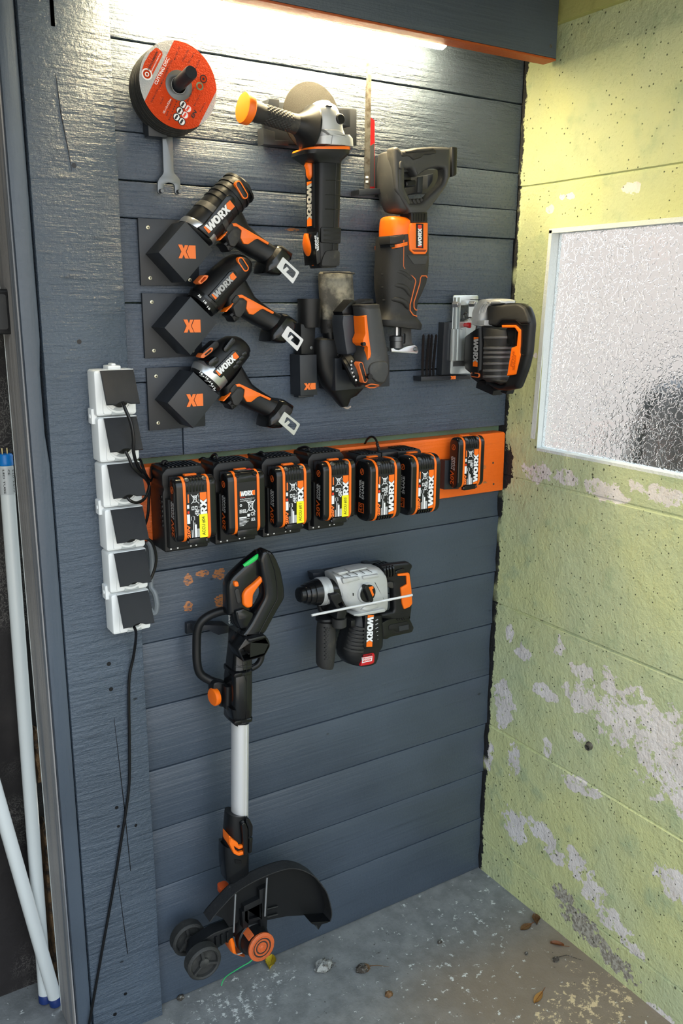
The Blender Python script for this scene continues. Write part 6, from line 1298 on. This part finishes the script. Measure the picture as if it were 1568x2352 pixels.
for q in (.0185, .012): MB().lathe(A_, ax, [(L + .0004, q + .0014), (L + .0012, q + .0014), (L + .0012, q - .0014), (L + .0004, q - .0014)], 36).build('cap_groove', mat('grimy_brown', (.03, .018, .012), .7), t)
MB().lathe(A_, ax, [(L, .005), (L + .002, .005), (L + .003, .003)], 20).build('cap_centre', mat('worn_orange', (1, 1, 1)), t)
MB().prism(PL(P, [(725, 1235), (770, 1185), (808, 1222), (752, 1280)], .127), .10, .130, .002).build('spool_clip', mat('worn_orange', (1, 1, 1)), t)
MB().tube(smooth_path([at3(P(x, y, o), o) for x, y, o in ((765, 1398, .128), (735, 1425, .125), (690, 1450, .118), (620, 1492, .105), (560, 1530, .092), (528, 1560, .085), (512, 1590, .080), (505, 1618, .078))], 4), .0012, 8).build('cutting_line', GRNL, t)
# wheels on their arm
def wheel(c, o, r, w):
    g = MB().lathe(at3(c, o), (0, -1, 0), [(-w / 2, r * .80), (-w / 2 + .001, r * .93), (-w / 2 + .004, r), (w / 2 - .004, r), (w / 2 - .001, r * .93), (w / 2, r * .86), (w / 2 - .002, r * .78), (w / 2 - .008, r * .74), (w / 2 - .009, .003)], 40).build('wheel', RUB2, t)
    for k in range(3):
        a_ = radians(100 + 120 * k); MB().prism(slot((c[0] + .010 * cos(a_), c[1] + .010 * sin(a_)), (c[0] + r * .74 * cos(a_), c[1] + r * .74 * sin(a_)), .0028), o + w / 2 - .010, o + w / 2 - .002, .001).build('spoke', RUB2, g)
    MB().lathe(at3(c, o + w / 2 - .010), (0, -1, 0), [(0, .010), (.007, .010), (.008, .007)], 20).build('hub', RUB2, g)
RUB2 = mat('worn_wheel_rubber', (.022, .022, .021), .62, grain=(700, .5, .0015), var=((.07, .068, .06), 45, .5, .8))
w1 = P(368, 1395, .128); w2 = P(205, 1232, .048); wx = ((w1[0] + w2[0]) / 2, (w1[1] + w2[1]) / 2)
wheel(wx, .124, .0345, .026); wheel(wx, .050, .0345, .026)
MB().lathe(at3(wx, .05), (0, -1, 0), [(0, .006), (.075, .006)], 16).build('axle', BLK, t)
hub = P(540, 1170, .085)
MB().prism(round_poly([(wx[0] - .016, wx[1] - .012), (wx[0] + .012, wx[1] - .018), (hub[0] + .012, hub[1] - .008), (hub[0] + .012, hub[1] + .020), (hub[0] - .030, hub[1] + .022), (wx[0] - .008, wx[1] + .018)], .006, 3), .074, .100, .004).build('wheel_arm', BLK, t)
for k in range(3): MB().box(hub[0] - .030 + .012 * k, hub[0] - .026 + .012 * k, .098, .104, hub[1] - .010, hub[1] + .014, .001).build('arm_rib', BLK, t)

# ================================================================== litter on the floor
def leaf(name, p, L, wd, ang, m, label, curl=.25, serr=0.0, stalk=None):
    V = []; F = []; N = 12
    for i in range(N + 1):
        f = i / N; hw = wd * sin(pi * min(1, f * .97 + .02)) ** .8 * (1 - .25 * f) / 2
        if serr: hw *= 1 + serr * (1 if i % 2 else -1)
        for j, k in enumerate((-1, -.5, 0, .5, 1)):
            z = .0012 + abs(k) ** 1.6 * wd * curl + .06 * L * sin(f * 3.3) * curl + random.uniform(0, .0006)
            V.append(((f - .5) * L, k * hw, z))
    for i in range(N):
        for j in range(4): a = i * 5 + j; F.append((a, a + 1, a + 6, a + 5))
    V2 = [(v[0], v[1], v[2] - .0007) for v in V]; n = len(V); F2 = [tuple(q + n for q in f)[::-1] for f in F]
    ca, sa = cos(ang), sin(ang)
    t = thing(name, label, 'leaf', (p.x, p.z), -p.y)
    V = [(p.x + v[0] * ca - v[1] * sa, p.y + v[0] * sa + v[1] * ca, v[2]) for v in V + V2]
    MB().add(V, F + F2).build('blade', m, t, 60)
    e = Vector((p.x + L / 2 * ca, p.y + L / 2 * sa, .002)); MB().tube([e - Vector((ca, sa, 0)) * L * .9, e, e + Vector((ca * .012, sa * .012, .001))], [.0004, .0007, .0006], 6).build('stalk', RUSSET, t)
leaf('fallen_leaf', FL(622, 2214), .036, .026, .9, YLEAF, 'crumpled yellow leaf on the floor below the trimmer spool', .35, .12)
leaf('fallen_leaf', FL(1208, 2130), .036, .020, .05, BROWN, 'flat tan leaf on the floor near the green wall', .08)
leaf('fallen_leaf', FL(1230, 2117), .026, .022, 1.0, BROWN, 'curled pale brown leaf tucked against the tan one by the wall', .5)
leaf('fallen_leaf', FL(1279, 2171), .030, .014, -.85, RUSSET, 'small dark russet leaf by the foot of the green wall', .35)
leaf('winged_seed', FL(1236, 2292), .040, .016, .35, YB if 'YB' in globals() else mat('seed_wing', srgb(150, 108, 52), .6), 'golden brown winged seed lying at the lower right of the floor', .10)
def clod(name, p, r, label, m, m2=None, sq=.6, cat='debris'):
    V = []; R = []
    for i in range(7):
        ph = pi * (i + .4) / 7.2; row = []
        for k in range(14):
            th = 2 * pi * k / 14; rr = r * random.uniform(.78, 1.12)
            row.append((p.x + rr * sin(ph) * cos(th), p.y + rr * .8 * sin(ph) * sin(th), max(.0005, r * sq * .55 + rr * sq * cos(ph))))
        R.append(row)
    t = thing(name, label, cat, (p.x, p.z), -p.y)
    MB().rings(R).build('lump', m, t, 25)
    if m2:
        f = MB()
        for k in range(46):
            a = random.uniform(0, 6.28); d = random.uniform(.1, 1.0) * r; c = Vector((p.x + r * .45 + d * .7 * cos(a), p.y - r * .15 + d * .6 * sin(a), random.uniform(.001, r * sq * 1.3)))
            v = Vector((random.uniform(-1, 1), random.uniform(-1, 1), random.uniform(-.3, .7))).normalized() * r * .28; f.tube([c - v, c + v * .3, c + v + Vector((0, 0, .001))], .0006, 4)
        o_ = f.build('root_fibres', m2, t, 0); o_['kind'] = 'stuff'
    return t
clod('mortar_lump', FL(742, 2226), .021, 'whitish mortar lump with dry roots on the floor below the guard', STONE, SOIL)
clod('soil_clod', FL(832, 2229), .016, 'dark soil clod with a straw beside the mortar lump', SOIL, BROWN)
tag(MB().tube([FL(845, 2222) + Vector((0, 0, .004)), FL(868, 2220) + Vector((0, 0, .003)), FL(893, 2222) + Vector((0, 0, .0015))], [.0008, .0007, .0003], 6).build('straw', BROWN, None), 'thin dry straw lying right of the soil clod', 'straw')
clod('brown_pod', FL(893, 2287), .009, 'small reddish brown pod on the floor at the bottom centre', BROWN, None, .8)
clod('small_clod', FL(1276, 2207), .008, 'black crumb of soil right at the base of the green wall', SOIL, None, .8)
clod('small_clod', FL(1010, 2166), .006, 'dark crumb on the open floor in front of the corner', SOIL, None, .8)
clod('small_clod', FL(1208, 2192), .005, 'dark crumb on the floor left of the russet leaf', SOIL, None, .8)
clod('small_clod', FL(415, 2295), .008, 'dark crumb on the floor in front of the lowest board', SOIL, None, .8)
tag(MB().tube([FL(1278, 2202) + Vector((0, 0, .003)), FL(1300, 2199) + Vector((0, 0, .006)), FL(1330, 2203) + Vector((0, -.01, .004))], [.0012, .001, .0005], 6).build('twig', SOIL, None), 'thin dark twig against the foot of the green wall', 'twig')
# nails in the boards, bolt stub in the green wall
t = thing('anchor_bolt', 'rusty anchor stub sticking out of the green wall', 'bolt', (1.35, .49), .32)
MB().lathe((XR(.49) + .006, -.318, .490), (-1, -.1, -.1), [(0, .011), (.006, .010), (.008, .0072), (.014, .0072), (.0145, .005), (.008, .0048)], 20).build('sleeve', RUST, t)
